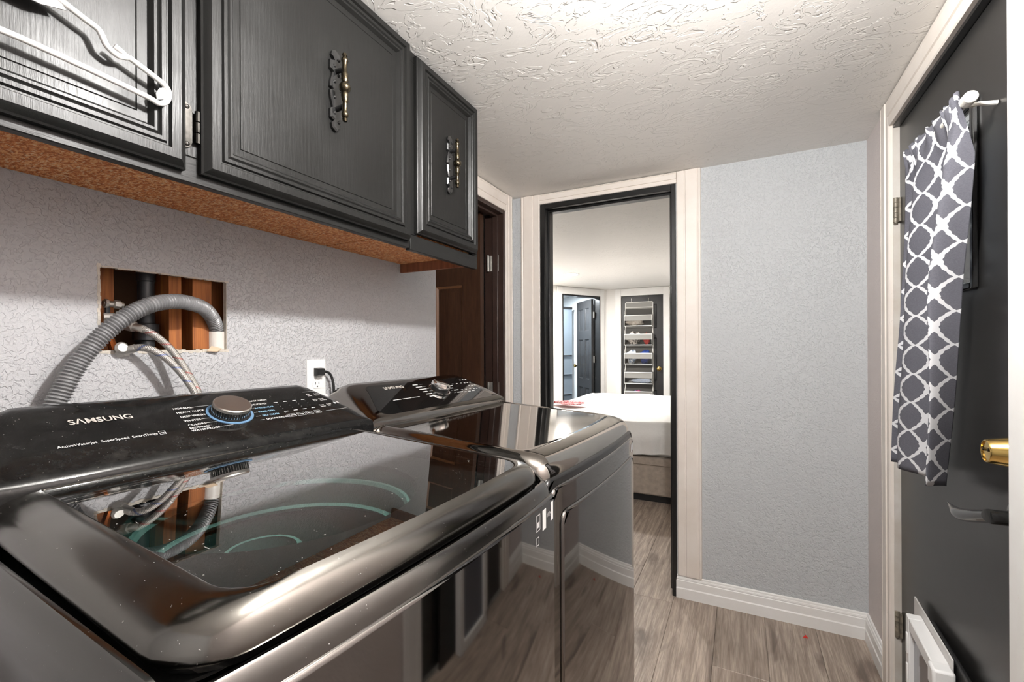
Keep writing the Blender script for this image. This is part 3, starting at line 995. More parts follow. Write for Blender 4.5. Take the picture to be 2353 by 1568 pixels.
def machine(name, label, loc, is_washer):
    T = empty(name, label, 'washing machine' if is_washer else 'dryer', loc, TH)
    body = 'steel_body' if is_washer else 'steel_dry'
    hy = .347 if is_washer else .343
    # cabinet body
    if is_washer:
        lev = [(.030, 0, 0), (.910, 0, 0), (.934, .0008, 0), (.938, .002, 0), (.961, .0052, .001), (.966, .0070, .002), (.999, .0125, .006), (1.003, .0140, .008), (1.0025, .0180, .012), (.969, .0200, .014), (.9685, .050, .050)]
    else:
        lev = [(.030, 0, 0), (.90, 0, 0), (.960, .002, .006), (.970, .004, .02)]
    rings = []
    for z, s, fr in lev:
        rings.append(ringz(outline(-.37, .338 + (.008 if is_washer else 0) - fr, hy - s, .03, .012, .016), (lambda x, y, z=z: z - .026 * min(1, max(0, (x - .27) / .06)) * max(0, (z - .955) / .048) if z > .97 or z < .95 else z - .002) if is_washer else z))
    MB().loft(rings, True, not is_washer).build('cabinet', body, T, 30)
    for sx in (-.30, .26):
        for sy in (-.28, .28):
            MB().lathe([(.024, 0), (.024, .012), (.010, .016), (.010, .032)], 14, (sx, sy, 0)).build('foot', 'blackplastic', T)
    # front panel, with rounded edges
    def plate(y0, y1, z0, z1, x, r, mat, nm, th=.016, bow=.016):
        n = 18; ysl = [y0 + (y1 - y0) * i / n for i in range(n + 1)]
        rings = []
        for ins, dx in ((0, 0), (0, th - .005), (.002, th - .0018), (.006, th)):
            per = []
            cs = []
            for (cy_, cz, a0) in ((y1 - r, z0 + r, -pi / 2), (y1 - r, z1 - r, 0), (y0 + r, z1 - r, pi / 2), (y0 + r, z0 + r, pi)):
                for k in range(6):
                    a = a0 + (pi / 2) * k / 5; cs.append((cy_ + (r - ins) * cos(a), cz + (r - ins) * sin(a)))
            # densify so that the bow is smooth
            for a, b in zip(cs, cs[1:] + cs[:1]):
                L = sqrt((a[0] - b[0]) ** 2 + (a[1] - b[1]) ** 2); m_ = max(1, int(L / .045))
                for k in range(m_): per.append((a[0] + (b[0] - a[0]) * k / m_, a[1] + (b[1] - a[1]) * k / m_))
            rings.append([(x + dx + bow * (1 - (p[0] / hy) ** 2), p[0], p[1]) for p in per])
        q = MB(); q.loft(rings, True, False)
        # inner face as a grid of strips
        n = 24; m2 = MB()
        yi0, yi1, zi0, zi1 = y0 + .006, y1 - .006, z0 + .006, z1 - .006
        rr = max(r - .006, .001)
        grid = []
        for i in range(n + 1):
            y = yi0 + (yi1 - yi0) * i / n
            e = 0
            d = min(y - yi0, yi1 - y)
            if d < rr: e = rr - sqrt(max(0, rr * rr - (rr - d) ** 2))
            grid.append([(x + th + bow * (1 - (y / hy) ** 2), y, zi0 + e), (x + th + bow * (1 - (y / hy) ** 2), y, zi1 - e)])
        b = len(q.v)
        for g in grid: q.v += g
        for i in range(n): q.f.append((b + 2 * i, b + 2 * i + 2, b + 2 * i + 3, b + 2 * i + 1))
        return q.build(nm, mat, T, 40)
    if is_washer:
        plate(-.340, .340, .10, .950, .3385, .012, 'steel_front', 'front_panel', .012)
    else:
        plate(-.3425, .3425, .04, .972, .334, .03, 'blackplastic', 'front_surround', .011)
        plate(-.332, .334, .06, .953, .3385, .035, 'steel_front', 'front_panel', .012)
        plate(-.292, .310, .14, .895, .3505, .03, 'steel_front', 'door', .006)
    box(-.2, .33, -.33, .33, .022, .032).build('toe_kick', 'blackplastic', T)
    # console
    ysl = [-.339, -.335, -.325, -.315, -.305, -.295, -.285, -.272, -.255, -.20, -.1, 0, .1, .20, .255, .272, .285, .295, .305, .315, .325, .335, .339]
    def fy(a): return 1.0 if a < .255 else max(.02, 1 - ((a - .255) / .084) ** 2.0)
    def fw(a): return 1.0 if a < .262 else (max(.02, 1 - ((a - .262) / .077) ** 1.35))
    con = MB().loft(console_sections(fw if is_washer else fy, ysl)).build('console', 'conblack' if is_washer else 'steel_dry', T, 40)
    if not is_washer:
        # glossy inset with rounded corners
        pl = []
        cn = ((.285, .012, .02), (.262, .172, .035), (-.232, .172, .03), (-.285, .012, .03))
        for i, (y, s, r) in enumerate(cn):
            a0 = (-pi / 2, 0, pi / 2, pi)[i]
            sy, ss = (-1 if y > 0 else 1), (1 if s < .1 else -1)
            for k in range(6):
                a = a0 + pi / 2 * k / 5; pl.append((y + sy * r + r * cos(a), s + ss * r + r * sin(a)))
        q = MB(); q.loft([[panel_mat(a, b, -.002) @ Vector((0, 0, 0)) for a, b in pl], [panel_mat(a, b, .0006) @ Vector((0, 0, 0)) for a, b in pl]])
        q.build('control_panel', 'congloss', T, 30)
    # knob
    ky, ks = (.040, .104) if is_washer else (.060, .105)
    o = PA + Vector((0, ky, 0)) + PD * ks
    if is_washer:
        MB().lathe([(.0435, .0002), (.0435, .0016), (.0385, .0018), (.0385, .0002)], 40, o, PN).build('dial_ring', 'bluering', T)
        kn = MB().lathe([(.0375, .0005), (.0375, .003), (.034, .0035), (.0345, .020), (.0335, .0225)], 40, o, PN).build('dial', 'blackplastic', T, 30)
        kc = MB().lathe([(.0352, .0165), (.0354, .0222), (.0335, .0242), (.0, .0242)], 40, o, PN).build('dial_cap', 'chrome', kn, 30)
        sp = MB()
        for i in range(44):
            a = 2 * pi * i / 44; t1 = Vector((0, 1, 0)) * cos(a) + PD * sin(a)
            sp.tube([o + t1 * .0345 + PN * .004, o + t1 * .0350 + PN * .016], .0006, 4)
        sp.build('grip_line', 'chrome2', kn)
    else:
        MB().lathe([(.040, .0006), (.040, .002), (.037, .0025), (.036, .0008)], 40, o, PN).build('dial_ring', 'chrome2', T)
        kn = MB().lathe([(.031, .0008), (.031, .012), (.029, .014), (.0, .014)], 36, o, PN).build('dial', 'blackplastic', T, 30)
        g = MB(); ang = radians(125)
        ax = Vector((0, 1, 0)) * cos(ang) + PD * sin(ang); bx = PN.cross(ax)
        rr = []
        for hgt, k in ((.012, 1.0), (.022, .98), (.027, .86), (.029, .6)):
            rr.append([o + PN * hgt + ax * (.034 * k * cos(t)) + bx * (.019 * k * sin(t)) for t in [2 * pi * i / 28 for i in range(28)]])
        g.loft(rr).build('dial_cap', 'chrome2', kn, 40)
    # lid / top
    if is_washer:
        lid = empty('lid', None, None); lid.parent = T
        x0, x1, hl = -.150, .336, .325
        def O(side, fr, r): return outline(x0, x1 - fr, hl - side, r, .004, .010)
        spec = [(.010, .010, .050, -.0385), (.0015, .0015, .058, -.0372), (.0, .0, .060, -.0335), (.002, .001, .059, -.0265), (.007, .004, .056, -.0180), (.014, .008, .052, -.0110),
                (.025, .013, .048, -.0055), (.040, .018, .044, -.0020), (.055, .0222, .040, .0005), (.0575, .0240, .040, -.0006)]
        rings = []
        for s, fr, r, dz in spec:
            rings.append([(x, y, lid_z(x) + dz) for x, y in O(s, fr, r)])
        rim = MB().loft(rings, False, False).build('lid_rim', 'steel_rim', T, 50)
        go = [(x, y, lid_z(x) - .0006) for x, y in O(.0575, .0240, .040)]
        gm_ = MB(); gm_.add(go, [tuple(range(len(go)))]); gm_.build('lid_glass', 'lidglass', T)
        bpy.data.objects.remove(lid)
        # what is under the glass: collar, drum, dispenser
        cxx = -.01; nseg = 56
        circ = lambda r, z, cx_=cxx: [(cx_ + r * cos(2 * pi * k / nseg), r * sin(2 * pi * k / nseg), z) for k in range(nseg)]
        sq = []
        for k in range(nseg):
            a = 2 * pi * k / nseg; d = Vector((cos(a), sin(a)))
            tx = (.31 - cxx) / d.x if d.x > 1e-6 else ((-.155 - cxx) / d.x if d.x < -1e-6 else 9)
            ty = .300 / abs(d.y) if abs(d.y) > 1e-6 else 9
            t = max(min(tx, ty), .226); sq.append((cxx + d.x * t, d.y * t, .990))
        MB().loft([sq, circ(.225, .984), circ(.220, .975)], False, False).build('tub_collar', 'tubdark', T, 40)
        MB().loft([circ(.220, .976), circ(.216, .950)], False, False).build('tub_wall', 'tub', T, 50)
        MB().loft([circ(.217, .948), circ(.214, .953), circ(.207, .953), circ(.203, .946)], False, False).build('tub_ring', 'tubring', T, 50)
        MB().loft([circ(.204, .947), circ(.205, .85), circ(.21, .55), circ(.02, .53)], False, True).build('drum', 'tub', T, 50)
        MB().loft([circ(.206, .900), circ(.196, .905), circ(.190, .900), circ(.202, .890)], False, False).build('drum_ring', 'tubring', T, 50)
        el = lambda r_, z: [(-.035 + r_ * cos(2 * pi * k / 28), -.025 + r_ * sin(2 * pi * k / 28), z) for k in range(28)]
        MB().loft([el(.085, .53), el(.060, .70), el(.058, .885), el(.061, .893), el(.054, .895), el(.046, .870), el(.002, .866)], False, True).build('agitator', 'tub', T, 50)
        MB().loft([el(.0615, .8935), el(.058, .8965), el(.053, .8955)], False, False).build('agitator_rim', 'tubring', T, 50)
        sh = [[(x, y, lid_z(x) + dz) for x, y in O(s_, f_, r_)] for s_, f_, r_, dz in ((.012, .010, .050, -.0375), (.008, .004, .054, -.0395), (.009, .005, .054, -.0455), (.020, .018, .05, -.051))]
        MB().loft(sh, False, False).build('lid_shell', 'congloss', T, 50)
        MB().loft([ringz(outline(-.16, .318, .327, .04, .01, .012), .9695), ringz(outline(-.16, .318, .327, .04, .01, .012), .9725), ringz(outline(-.15, .285, .296, .03, .01, .012), .9725)], False, False).build('deck', 'blackplastic', T)
    else:
        x0, x1, hl = -.150, .340, .3415
        def O(side, fr, r): return outline(x0, x1 - fr, hl - side, r, .004, .014)
        spec = [(.010, .018, .03, -.078), (.002, .002, .035, -.074), (.0, .0, .036, -.052), (.001, .0, .036, -.040), (.004, .006, .036, -.024), (.010, .018, .036, -.012), (.020, .036, .036, -.005), (.032, .055, .034, -.0015),
                (.036, .060, .032, -.001), (.040, .066, .03, -.0035), (.046, .073, .03, -.0035)]
        rings = [[(x, y, lid_z(x) + dz) for x, y in O(s, fr, r)] for s, fr, r, dz in spec]
        MB().loft(rings, False, True).build('top_panel', 'steel_drytop', T, 50)
        MB().loft([ringz(outline(-.36, .322, .333, .03, .012, .016), .955), ringz(outline(-.36, .322, .333, .03, .012, .016), .985)]).build('seam_gasket', 'blackplastic', T)
    return T


w = machine('washing_machine', 'black stainless top-load washer with smoked glass lid', (-.7, .53, 0), True)
d = machine('clothes_dryer', 'black stainless dryer with a plain metal top next to the washer', (-.690, 1.228, -.0), False)
d.scale = (1, 1, .9905)

# printing on the washer console
lettering(w, [('SΛMSUNG', -.2035, .127, .0155, 'LEFT', .025, -.086)], 'print_s', 'logo')
lettering(w, [('ActiveWaterJet', -.234, .064, .0066, 'LEFT', .008, -.047), ('SuperSpeed', -.182, .064, .0066, 'LEFT', .008, -.037), ('SmartThings', -.1405, .064, .0066, 'LEFT', .008, -.0365)], 'print_w')
bars(w, [(-.101, .0725, .010, .0008), (-.101, .0625, .010, .0008), (-.101, .0675, .0008, .010), (-.092, .0675, .0008, .010), (-.099, .0675, .006, .0012)], 'print_w')
names = ['NORMAL', 'HEAVY DUTY', 'DEEP WASH', 'WHITES', 'COLORS']
it = [(n, -.050, .139 - i * .0157, .0062, 'LEFT', .012, .95) for i, n in enumerate(names)]
it += [('BEDDING/', -.052, .0655, .0058, 'LEFT', .012, .95), ('WATERPROOF', -.052, .0565, .0058, 'LEFT', .012, .95)]
lettering(w, it, 'print_w')
wd_ = [.028, .041, .038, .026, .027, .0]
rl = []
for i in range(5):
    s = .1425 - i * .0157; a = -.050 + wd_[i] + .004
    e = .040 - sqrt(max(0, .0455 ** 2 - min(.0445, abs(s - .104)) ** 2)); rl.append((a, s, max(.004, e - a), .0007))
rl.append((.0, .0605, .024, .0007))
bars(w, rl, 'print_w', 'pointer_line')
nr = ['QUICK WASH', 'DELICATES', 'ACTIVEWEAR', 'RINSE+SPIN', 'SELF CLEAN', 'DOWNLOADED']
lettering(w, [(n, .0945, .138 - i * .0157, .0060, 'LEFT', .012, .85) for i, n in enumerate(nr) if i in (0, 1, 5)], 'print_w')
lettering(w, [(n, .0945, .138 - i * .0157, .0060, 'LEFT', .012, .85) for i, n in enumerate(nr) if i in (2, 3, 4)], 'print_b')
bars(w, [(.0805 + (0.004 if i in (2, 3) else 0), .141 - i * .0157, .010, .0007) for i in range(6)], 'print_w', 'pointer_line')
mk = []
for c_ in range(4):
    y = .150 + c_ * .0235
    mk += [(y - .003, .124, .009, .0022), (y - .002, .083, .010, .0022)]
    mk += [(y + .002, .116 - k * .010, .0012, .0012) for k in range(3)]
mk += [(.244, .158, .062, .0006), (.244, .062, .062, .0006)]
bars(w, mk, 'print_w')
lettering(w, [('Temp', .147, .062, .0055, 'LEFT', .01, .95), ('Rinse', .170, .062, .0055, 'LEFT', .01, .9), ('Spin', .195, .062, .0055, 'LEFT', .01, .95), ('Soil', .218, .062, .0055, 'LEFT', .01, .95),
              ('Pre\nSoak', .245, .142, .0048, 'LEFT', .01, .9), ('Extra\nRinse', .266, .142, .0048, 'LEFT', .01, .9), ('Delay\nEnd', .245, .116, .0048, 'LEFT', .01, .9), ('Smart\nControl', .263, .116, .0048, 'LEFT', .01, .85),
              ('Super\nSpeed', .245, .088, .0048, 'LEFT', .01, .85), ('Deep\nFill', .266, .088, .0048, 'LEFT', .01, .9)], 'print_w')
pr = []
for (a, b) in ((.145, .164), (.1685, .1885), (.1925, .208), (.215, .230)):
    pr += [(a, .0700, b - a, .0006), (a, .0580, b - a, .0006), (a, .064, .0006, .012), (b, .064, .0006, .012)]
bars(w, pr, 'print_w', 'button_outline')
q = MB(); o_ = PA + Vector((0, .295, 0)) + PD * .133
q.lathe([(.0062, .0010), (.0062, .0013), (.0050, .0013), (.0050, .0010)], 24, o_, PN); q.build('power_symbol', 'print_w', w)
M = panel_mat(.290, .092, .0012); q = MB()
q.add([M @ Vector(p) for p in ((0, -.005, 0), (.007, 0, 0), (0, .005, 0))], [(0, 1, 2)])
q.add([M @ Vector(p) for p in ((.009, -.005, 0), (.0105, -.005, 0), (.0105, .005, 0), (.009, .005, 0), )], [(0, 1, 2, 3)])
q.add([M @ Vector(p) for p in ((.012, -.005, 0), (.0135, -.005, 0), (.0135, .005, 0), (.012, .005, 0), )], [(0, 1, 2, 3)])
q.build('start_symbol', 'print_w', w)
# dryer console print
lettering(d, [('SΛMSUNG', -.164, .142, .0145, 'LEFT', .025, -.086)], 'print_s', 'logo')
mk = [(-.190, .077, .034, .0028), (-.150, .077, .040, .0028), (-.106, .077, .034, .0028)]
for i in range(6): mk += [(-.030, .150 - i * .016, .024 + .006 * (i % 3), .0046)]
for i in range(6): mk += [(.118 + .004 * (i > 3), .150 - i * .016, .018 + .008 * (i % 3), .0046)]
bars(d, mk, 'print_w')
bars(d, [(.004, .150 - i * .016, .016, .0008) for i in range(6)] + [(.104, .150 - i * .016, .010, .0008) for i in range(6)], 'print_w', 'pointer_line')
mk = []
for c_ in range(3): mk += [(.160 + c_ * .026, .128, .010, .003), (.160 + c_ * .026, .082, .012, .003), (.158 + c_ * .026, .066, .016, .004)]
for c_ in range(3):
    for rr_ in range(4): mk += [(.234 + c_ * .018, .150 - rr_ * .024, .010, .0045)]
bars(d, mk, 'print_w')

# marks on the fronts
def front_rect(parent, rects, mat, name, x):
    q = MB()
    for y0, y1, z0, z1 in rects:
        xx = lambda y: x + .016 * (1 - (y / .343) ** 2)
        q.add([(xx(y0), y0, z0), (xx(y1), y1, z0), (xx(y1), y1, z1), (xx(y0), y0, z1)], [(0, 1, 2, 3)])
    return q.build(name, mat, parent)


for r_ in ((.268, .286, .898, .936), (.312, .326, .902, .938)): front_rect(w, [r_], 'sticker', 'sticker', .3512)
lettering(w, [('DVM', .289, .914, .010, 'LEFT', .0, .8)], 'print_w', 'lettering', lambda y, s: Matrix(((0, 0, 1, .3512 + .016 * (1 - (.3 / .343) ** 2)), (1, 0, 0, y), (0, 1, 0, s), (0, 0, 0, 1))))
front_rect(w, [(.238, .256, .934, .9355), (.238, .256, .906, .9075), (.238, .2395, .906, .935), (.2545, .256, .906, .935), (.242, .252, .912, .922), (.238, .250, .894, .8955), (.238, .250, .880, .8815), (.238, .2395, .880, .895), (.2485, .250, .880, .895)], 'print_w', 'icon_print', .3512)['kind'] = 'stuff'
for r_ in ((.292, .303, .905, .930), (.314, .325, .908, .932), (.281, .283, .917, .919)): front_rect(d, [r_], 'sticker', 'sticker', .3512)

# ================================================================== PLUMBING
def in_hole(px, py, X): return onX(px, py, X)


# drain hose: standpipe -> arch -> behind the washer
pts = [in_hole(497, 790, -1.222), in_hole(497, 762, -1.220), in_hole(491, 737, -1.205), in_hole(472, 712, -1.18), in_hole(440, 698, -1.155), in_hole(395, 693, -1.140), in_hole(340, 703, -1.130),
       in_hole(285, 731, -1.128), in_hole(230, 776, -1.130), in_hole(180, 835, -1.132), in_hole(148, 890, -1.132), in_hole(124, 940, -1.132)]
e = pts[-1]; pts += [Vector((-1.134, e.y - .012, e.z - .06)), Vector((-1.136, e.y - .018, e.z - .20)), Vector((-1.136, e.y - .018, e.z - .40))]
pth = resample(smooth_path(pts, 14), .0011)
dh = MB()
n = len(pth)
dh.tube(pth, lambda t: .0136 + .0038 * (.5 + .5 * cos(2 * pi * (t * (n - 1) * .0011) / .0064)), 16)
tag(dh.build('drain_hose', 'hosegrey', None, 70), 'grey corrugated drain hose arching from the wall hole to the washer', 'hose')


def supply(px_pts, mat, label, down):
    pts = [onX(*p) for p in px_pts]; e = pts[-1]
    pts += [Vector((e.x + .004, e.y + a, e.z - b)) for a, b in down]
    t = empty('water_supply_hose', label, 'hose', pts[0], group='braided water hoses of the washer')
    p = resample(smooth_path(pts, 14), .006)
    rel = [q - pts[0] for q in p]
    MB().tube(rel, .0076, 14, True, True).build('braided_sleeve', mat, t, 60)
    dirv = (rel[3] - rel[0]).normalized()
    MB().lathe([(.0088, -.002), (.0088, .018), (.0078, .020)], 12, (0, 0, 0), dirv).build('ferrule', 'nickel', t)
    MB().lathe([(.0125, -.018), (.0125, -.003), (.009, -.001)], 6, (0, 0, 0), dirv).build('coupling_nut', 'nickel', t)
    return t


supply([(311, 752, -1.19), (330, 757, -1.175), (360, 774, -1.160), (392, 802, -1.148), (420, 840, -1.135), (441, 875, -1.122), (456, 905, -1.11)], 'braid_r',
       'braided steel water hose with red marks, the upper of the two', [(.012, .06), (.012, .2)])
supply([(292, 806, -1.185), (318, 799, -1.165), (348, 804, -1.150), (382, 824, -1.138), (412, 853, -1.128), (433, 880, -1.118), (449, 908, -1.108)], 'braid_b',
       'braided steel water hose with blue marks, the lower of the two', [(.010, .06), (.010, .2)])
# pipes in the cavity
pz = onX(338, 700, XL - .065)
m = MB().lathe([(.017, .95), (.017, 1.260), (.0255, 1.262), (.0255, 1.30), (.0165, 1.302), (.0165, 1.40), (.0185, 1.402), (.0185, 1.445)], 20, (XL - .07, pz.y, 0))
tag(m.build('vent_pipe', 'abs', None, 30), 'black plastic pipe standing inside the wall hole', 'pipe')
sp_ = onX(497, 785, -1.222)
m = MB().lathe([(.0205, .95 - sp_.z), (.0205, onX(497, 763, -1.222).z - sp_.z), (.0178, onX(497, 763, -1.222).z - sp_.z), (.0178, -.05)], 24, (-1.222, sp_.y, sp_.z), cap=False)
tag(m.build('standpipe', 'pvc', None, 40), 'white plastic standpipe in the corner of the wall hole', 'pipe')
vt = empty('water_valve', 'dull metal water valves in the corner of the wall hole', 'valve', tuple(onX(265, 740, -1.215)))
a = onX(265, 740, -1.215)
def rel(px, py, X): return onX(px, py, X) - a
m = MB(); m.tube([rel(236, 697, -1.212), rel(283, 702, -1.212)], .0065, 10); m.tube([rel(240, 697, -1.206), rel(247, 698, -1.206)], .0095, 8); m.tube([rel(262, 699, -1.206), rel(276, 701, -1.206)], .009, 6)
m.build('upper_manifold', 'nickel', vt)
m = MB(); m.tube([rel(247, 705, -1.215), rel(246, 760, -1.215)], .005, 8); m.build('riser', 'abs', vt)
m = MB(); m.tube([rel(238, 728, -1.214), rel(258, 728, -1.210), rel(285, 745, -1.204), rel(309, 752, -1.192)], .0085, 10); m.build('valve_body', 'nickel', vt)
m = MB(); m.tube([rel(262, 805, -1.212), rel(252, 775, -1.212), rel(250, 740, -1.212)], .008, 10); m.build('copper_elbow', 'copper', vt)
m = MB(); m.lathe([(.006, 0), (.012, .004), (.013, .010), (.009, .014)], 14, rel(275, 802, -1.19), (1, 0, .2)); m.build('valve_handle', 'nickel', vt)
# shred of paper left in the hole
q = MB(); b0 = onX(487, 806, -1.188)
q.loft([[b0 + Vector((0, -.012, -.002)), b0 + Vector((.006, .010, -.004)), b0 + Vector((.002, .022, .004)), b0 + Vector((-.010, .004, .010))],
        [b0 + Vector((.001, -.012, 0)), b0 + Vector((.007, .010, -.002)), b0 + Vector((.003, .022, .006)), b0 + Vector((-.009, .004, .012))]])
tag(q.build('paper_shred', simple('torn drywall paper', srgb(204, 182, 156), .9)), 'torn scrap of drywall paper at the foot of the standpipe', 'scrap')

# ================================================================== OUTLET AND CORD
oz = 1.148; oy = 1.000
ot = empty('wall_outlet', 'white duplex wall outlet with a black plug in it', 'outlet', (XL, oy, oz))
MB().loft([[(0, a, b) for a, b in ((-.035, -.057), (.035, -.057), (.035, .057), (-.035, .057))], [(.004, a, b) for a, b in ((-.035, -.057), (.035, -.057), (.035, .057), (-.035, .057))],
           [(.006, a, b) for a, b in ((-.032, -.054), (.032, -.054), (.032, .054), (-.032, .054))]]).build('cover_plate', 'outlet', ot, 30)
for s in (-1, 1):
    z = s * .0195
    r = MB().loft([[(x, .0172 * cos(t), z + min(max(.0172 * sin(t), -.0135), .0135)) for t in [2 * pi * i / 24 for i in range(24)]] for x in (.005, .0075)]).build('receptacle', 'outlet', ot, 30)
    q = MB(); q.box(.0074, .0078, -.0075, -.0055, z - .001, z + .007); q.box(.0074, .0078, .0050, .0070, z + .000, z + .007); q.lathe([(.0025, 0), (.0025, .0004)], 10, (.0075, 0, z - .007), (1, 0, 0))
    q.build('slot', 'slot', r)
MB().lathe([(.003, .0055), (.003, .0068), (.001, .0072)], 10, (0, 0, 0), (1, 0, 0)).build('screw', 'outlet', ot)
pc = empty('power_cord', 'black flat power plug and cord hanging behind the dryer', 'cord', (XL + .0082, oy, oz + .0195))
MB().loft([[(0, a, b) for a, b in ((-.013, -.012), (.013, -.012), (.013, .012), (-.013, .012))], [(.014, a, b) for a, b in ((-.013, -.012), (.014, -.012), (.014, .011), (-.013, .011))],
           [(.020, a, b) for a, b in ((-.010, -.009), (.012, -.009), (.012, .008), (-.010, .008))]]).build('plug', 'rubber', pc, 30)
MB().tube(smooth_path([(.011, .010, .0), (.012, .022, -.001), (.013, .036, -.008), (.015, .046, -.03), (.017, .050, -.08), (.020, .050, -.20), (.022, .05, -.5)], 8), lambda t: .0062 if t < .10 else .0042, 10).build('cable', 'rubber', pc, 60)

# ================================================================== CURTAIN
RODX = .437
rz_ = 1.768
rd = empty('curtain_rod', 'white curtain rod on the outside door', 'rod', (RODX, 1.50, rz_))
MB().tube([(0, -.205, 0), (0, .185, 0)], .0085, 14).build('rod', 'rod', rd)
MB().lathe([(.0085, 0), (.0130, .001), (.0130, .024), (.0115, .026), (.0, .026)], 16, (0, -.178, 0), (0, -1, 0)).build('end_cap', 'rod', rd)
for y in (-.155, .18):
    MB().tube([(.0, y, 0), (.030, y, 0), (.058, y, -.004)], .005, 8).build('bracket', 'rod', rd)
KT = [(.456, 1.322), (.418, 1.352), (.452, 1.425), (.416, 1.540), (.446, 1.605), (.424, 1.668)]
KM = [(.461, 1.412), (.397, 1.408), (.462, 1.495), (.402, 1.612), (.452, 1.680), (.418, 1.705)]
KB = [(.456, 1.500), (.404, 1.450), (.458, 1.560), (.402, 1.662), (.446, 1.730), (.403, 1.752)]
NV, NS = 64, 26
rows_ = []
for j in range(NV + 1):
    v = j / NV
    if v < .5: a, b, t = KT, KM, v / .5
    else: a, b, t = KM, KB, (v - .5) / .5
    t = t * t * (3 - 2 * t) * .5 + t * .5
    kn = [Vector((p[0] + (q[0] - p[0]) * t, p[1] + (q[1] - p[1]) * t, 0)) for p, q in zip(a, b)]
    rows_.append(smooth_path(kn, NS))
NU = len(rows_[0]) - 1
arc = [0.0]
for p, q in zip(rows_[NV // 2], rows_[NV // 2][1:]): arc.append(arc[-1] + (q - p).length)
CU = MB(); zt0 = rz_ + .024
for j in range(NV + 1):
    v = j / NV; top = max(0, 1 - v * 10)
    for i, p in enumerate(rows_[j]):
        u = i / NU; ruf = 2 * pi * u * 13
        hem = .890 + .008 * sin(min(1, u * 2.6) * pi)
        z = zt0 + (hem - zt0) * v + top * .005 * sin(ruf + 1.0)
        w7 = max(0, 1 - v * 7)
        x = p.x * (1 - w7) + (RODX - .0155) * w7 + top * .006 * sin(ruf) * (1 if abs(v - .06) > .02 else .4) + .0025 * sin(9 * v + 5 * u)
        y = p.y + top * .006 * cos(ruf * .5) + .002 * sin(14 * v + 3 * u)
        CU.v.append((min(x, DOORX - .016), y, z))
Lz = zt0 - .89
for j in range(NV):
    for i in range(NU):
        a = j * (NU + 1) + i
        CU.uv[len(CU.f)] = [(arc[i] + .035, -j / NV * Lz), (arc[i + 1] + .035, -j / NV * Lz), (arc[i + 1] + .035, -(j + 1) / NV * Lz), (arc[i] + .035, -(j + 1) / NV * Lz)]
        CU.f.append((a, a + 1, a + NU + 2, a + NU + 1))
co = CU.build('curtain', 'cloth', None, 180)
tag(co, 'grey curtain with a white trellis print over the door window', 'curtain')
sl = co.modifiers.new('thick', 'SOLIDIFY'); sl.thickness = .0010

# ================================================================== PET DOOR FRAME leaning at the door
pd = empty('pet_door', 'white plastic pet door frame standing against the outside door', 'pet door', (.4325, 1.61, 0), radians(-2.5))
hh, hw = .440, .142                                    # local: y along, +x towards the door
MB().box(.0365, .0405, -hw + .03, .218, .0, hh + .022).build('flange', 'petw2', pd, bevel=.0015)
m = MB()
m.box(0, .036, -hw, -hw + .034, .0, hh); m.box(0, .036, hw - .034, hw, .0, hh)
m.box(0, .036, -hw + .034, hw - .034, hh - .034, hh); m.box(0, .036, -hw + .034, hw - .034, .0, .045)
m.build('frame', 'petw', pd, bevel=.003)
MB().box(-.008, .036, -hw - .004, -hw + .040, hh - .050, hh + .004).build('corner_block', 'petw', pd, bevel=.006)
for z in (.06, .15, .24, .33):
    MB().box(-.003, .004, hw - .026, hw - .012, z, z + .06).build('clip', 'petw', pd, bevel=.002)
box(.012, .015, -hw + .034, hw - .034, .045, hh - .034).build('flap', 'flap', pd)
MB().box(.046, .058, -hw - .12, hw - .04, .0, hh + .012).build('gasket', 'rubber', pd, bevel=.004)

# scrap of red plastic
s0 = onX(1851, 1466, 1)
q = MB()
dr = _f + _r * ((1851 - 1176.5) / FPX) - _u * ((1466 - 799.6) / FPX); s0 = CAMP + dr * (HCAM / -dr.z)
q.loft([[s0 + Vector((-.011, -.004, .0002)), s0 + Vector((.011, -.002, .0002)), s0 + Vector((.001, .012, .0002))],
        [s0 + Vector((-.007, -.002, .004)), s0 + Vector((.007, -.001, .005)), s0 + Vector((.001, .009, .008))]])
tag(q.build('plastic_scrap', 'red'), 'tiny red plastic scrap lying on the laminate floor', 'scrap')

# ================================================================== LAMPS
lm = empty('ceiling_lamp_offscreen', 'bare bulb lamp holder on the laundry room ceiling', 'lamp', (-.02, .64, ZC))
MB().lathe([(.055, 0), (.055, -.010), (.045, -.018), (.022, -.022), (.020, -.068)], 24).build('lamp_holder', 'lampwhite', lm)
MB().lathe([(.013, -.066), (.017, -.078), (.026, -.096), (.0295, -.114), (.026, -.130), (.015, -.140), (.0, -.143)], 24).build('bulb_offscreen', 'bulb', lm, 80)

# ================================================================== BEDROOM
FB = 6.80
struct('wall_bedroom_far', wall_grid(MB(), 'x', FB, FB + .1, -1.83, 2.3, 0, ZC, [(-1.595, -.992, 0, 2.0)]).box(-1.65, -.93, FB + .1, FB + .12, 0, ZC), 'bedwall', label='white bedroom wall behind the bed')
struct('wall_bedroom_right', box(2.3, 2.4, YF + .1, FB + .1, 0, ZC), 'bedwall')
struct('wall_bedroom_left', box(-2.56, -2.46, YF + .1, 5.74, 0, ZC), 'bedwall')
bn = struct('wall_bedroom_near', MB().box(.62, 2.3, YF + .005, YF + .105, 0, ZC).box(-2.46, XL - .7, YF + .06, YF + .105, 0, ZC), 'bedwall')
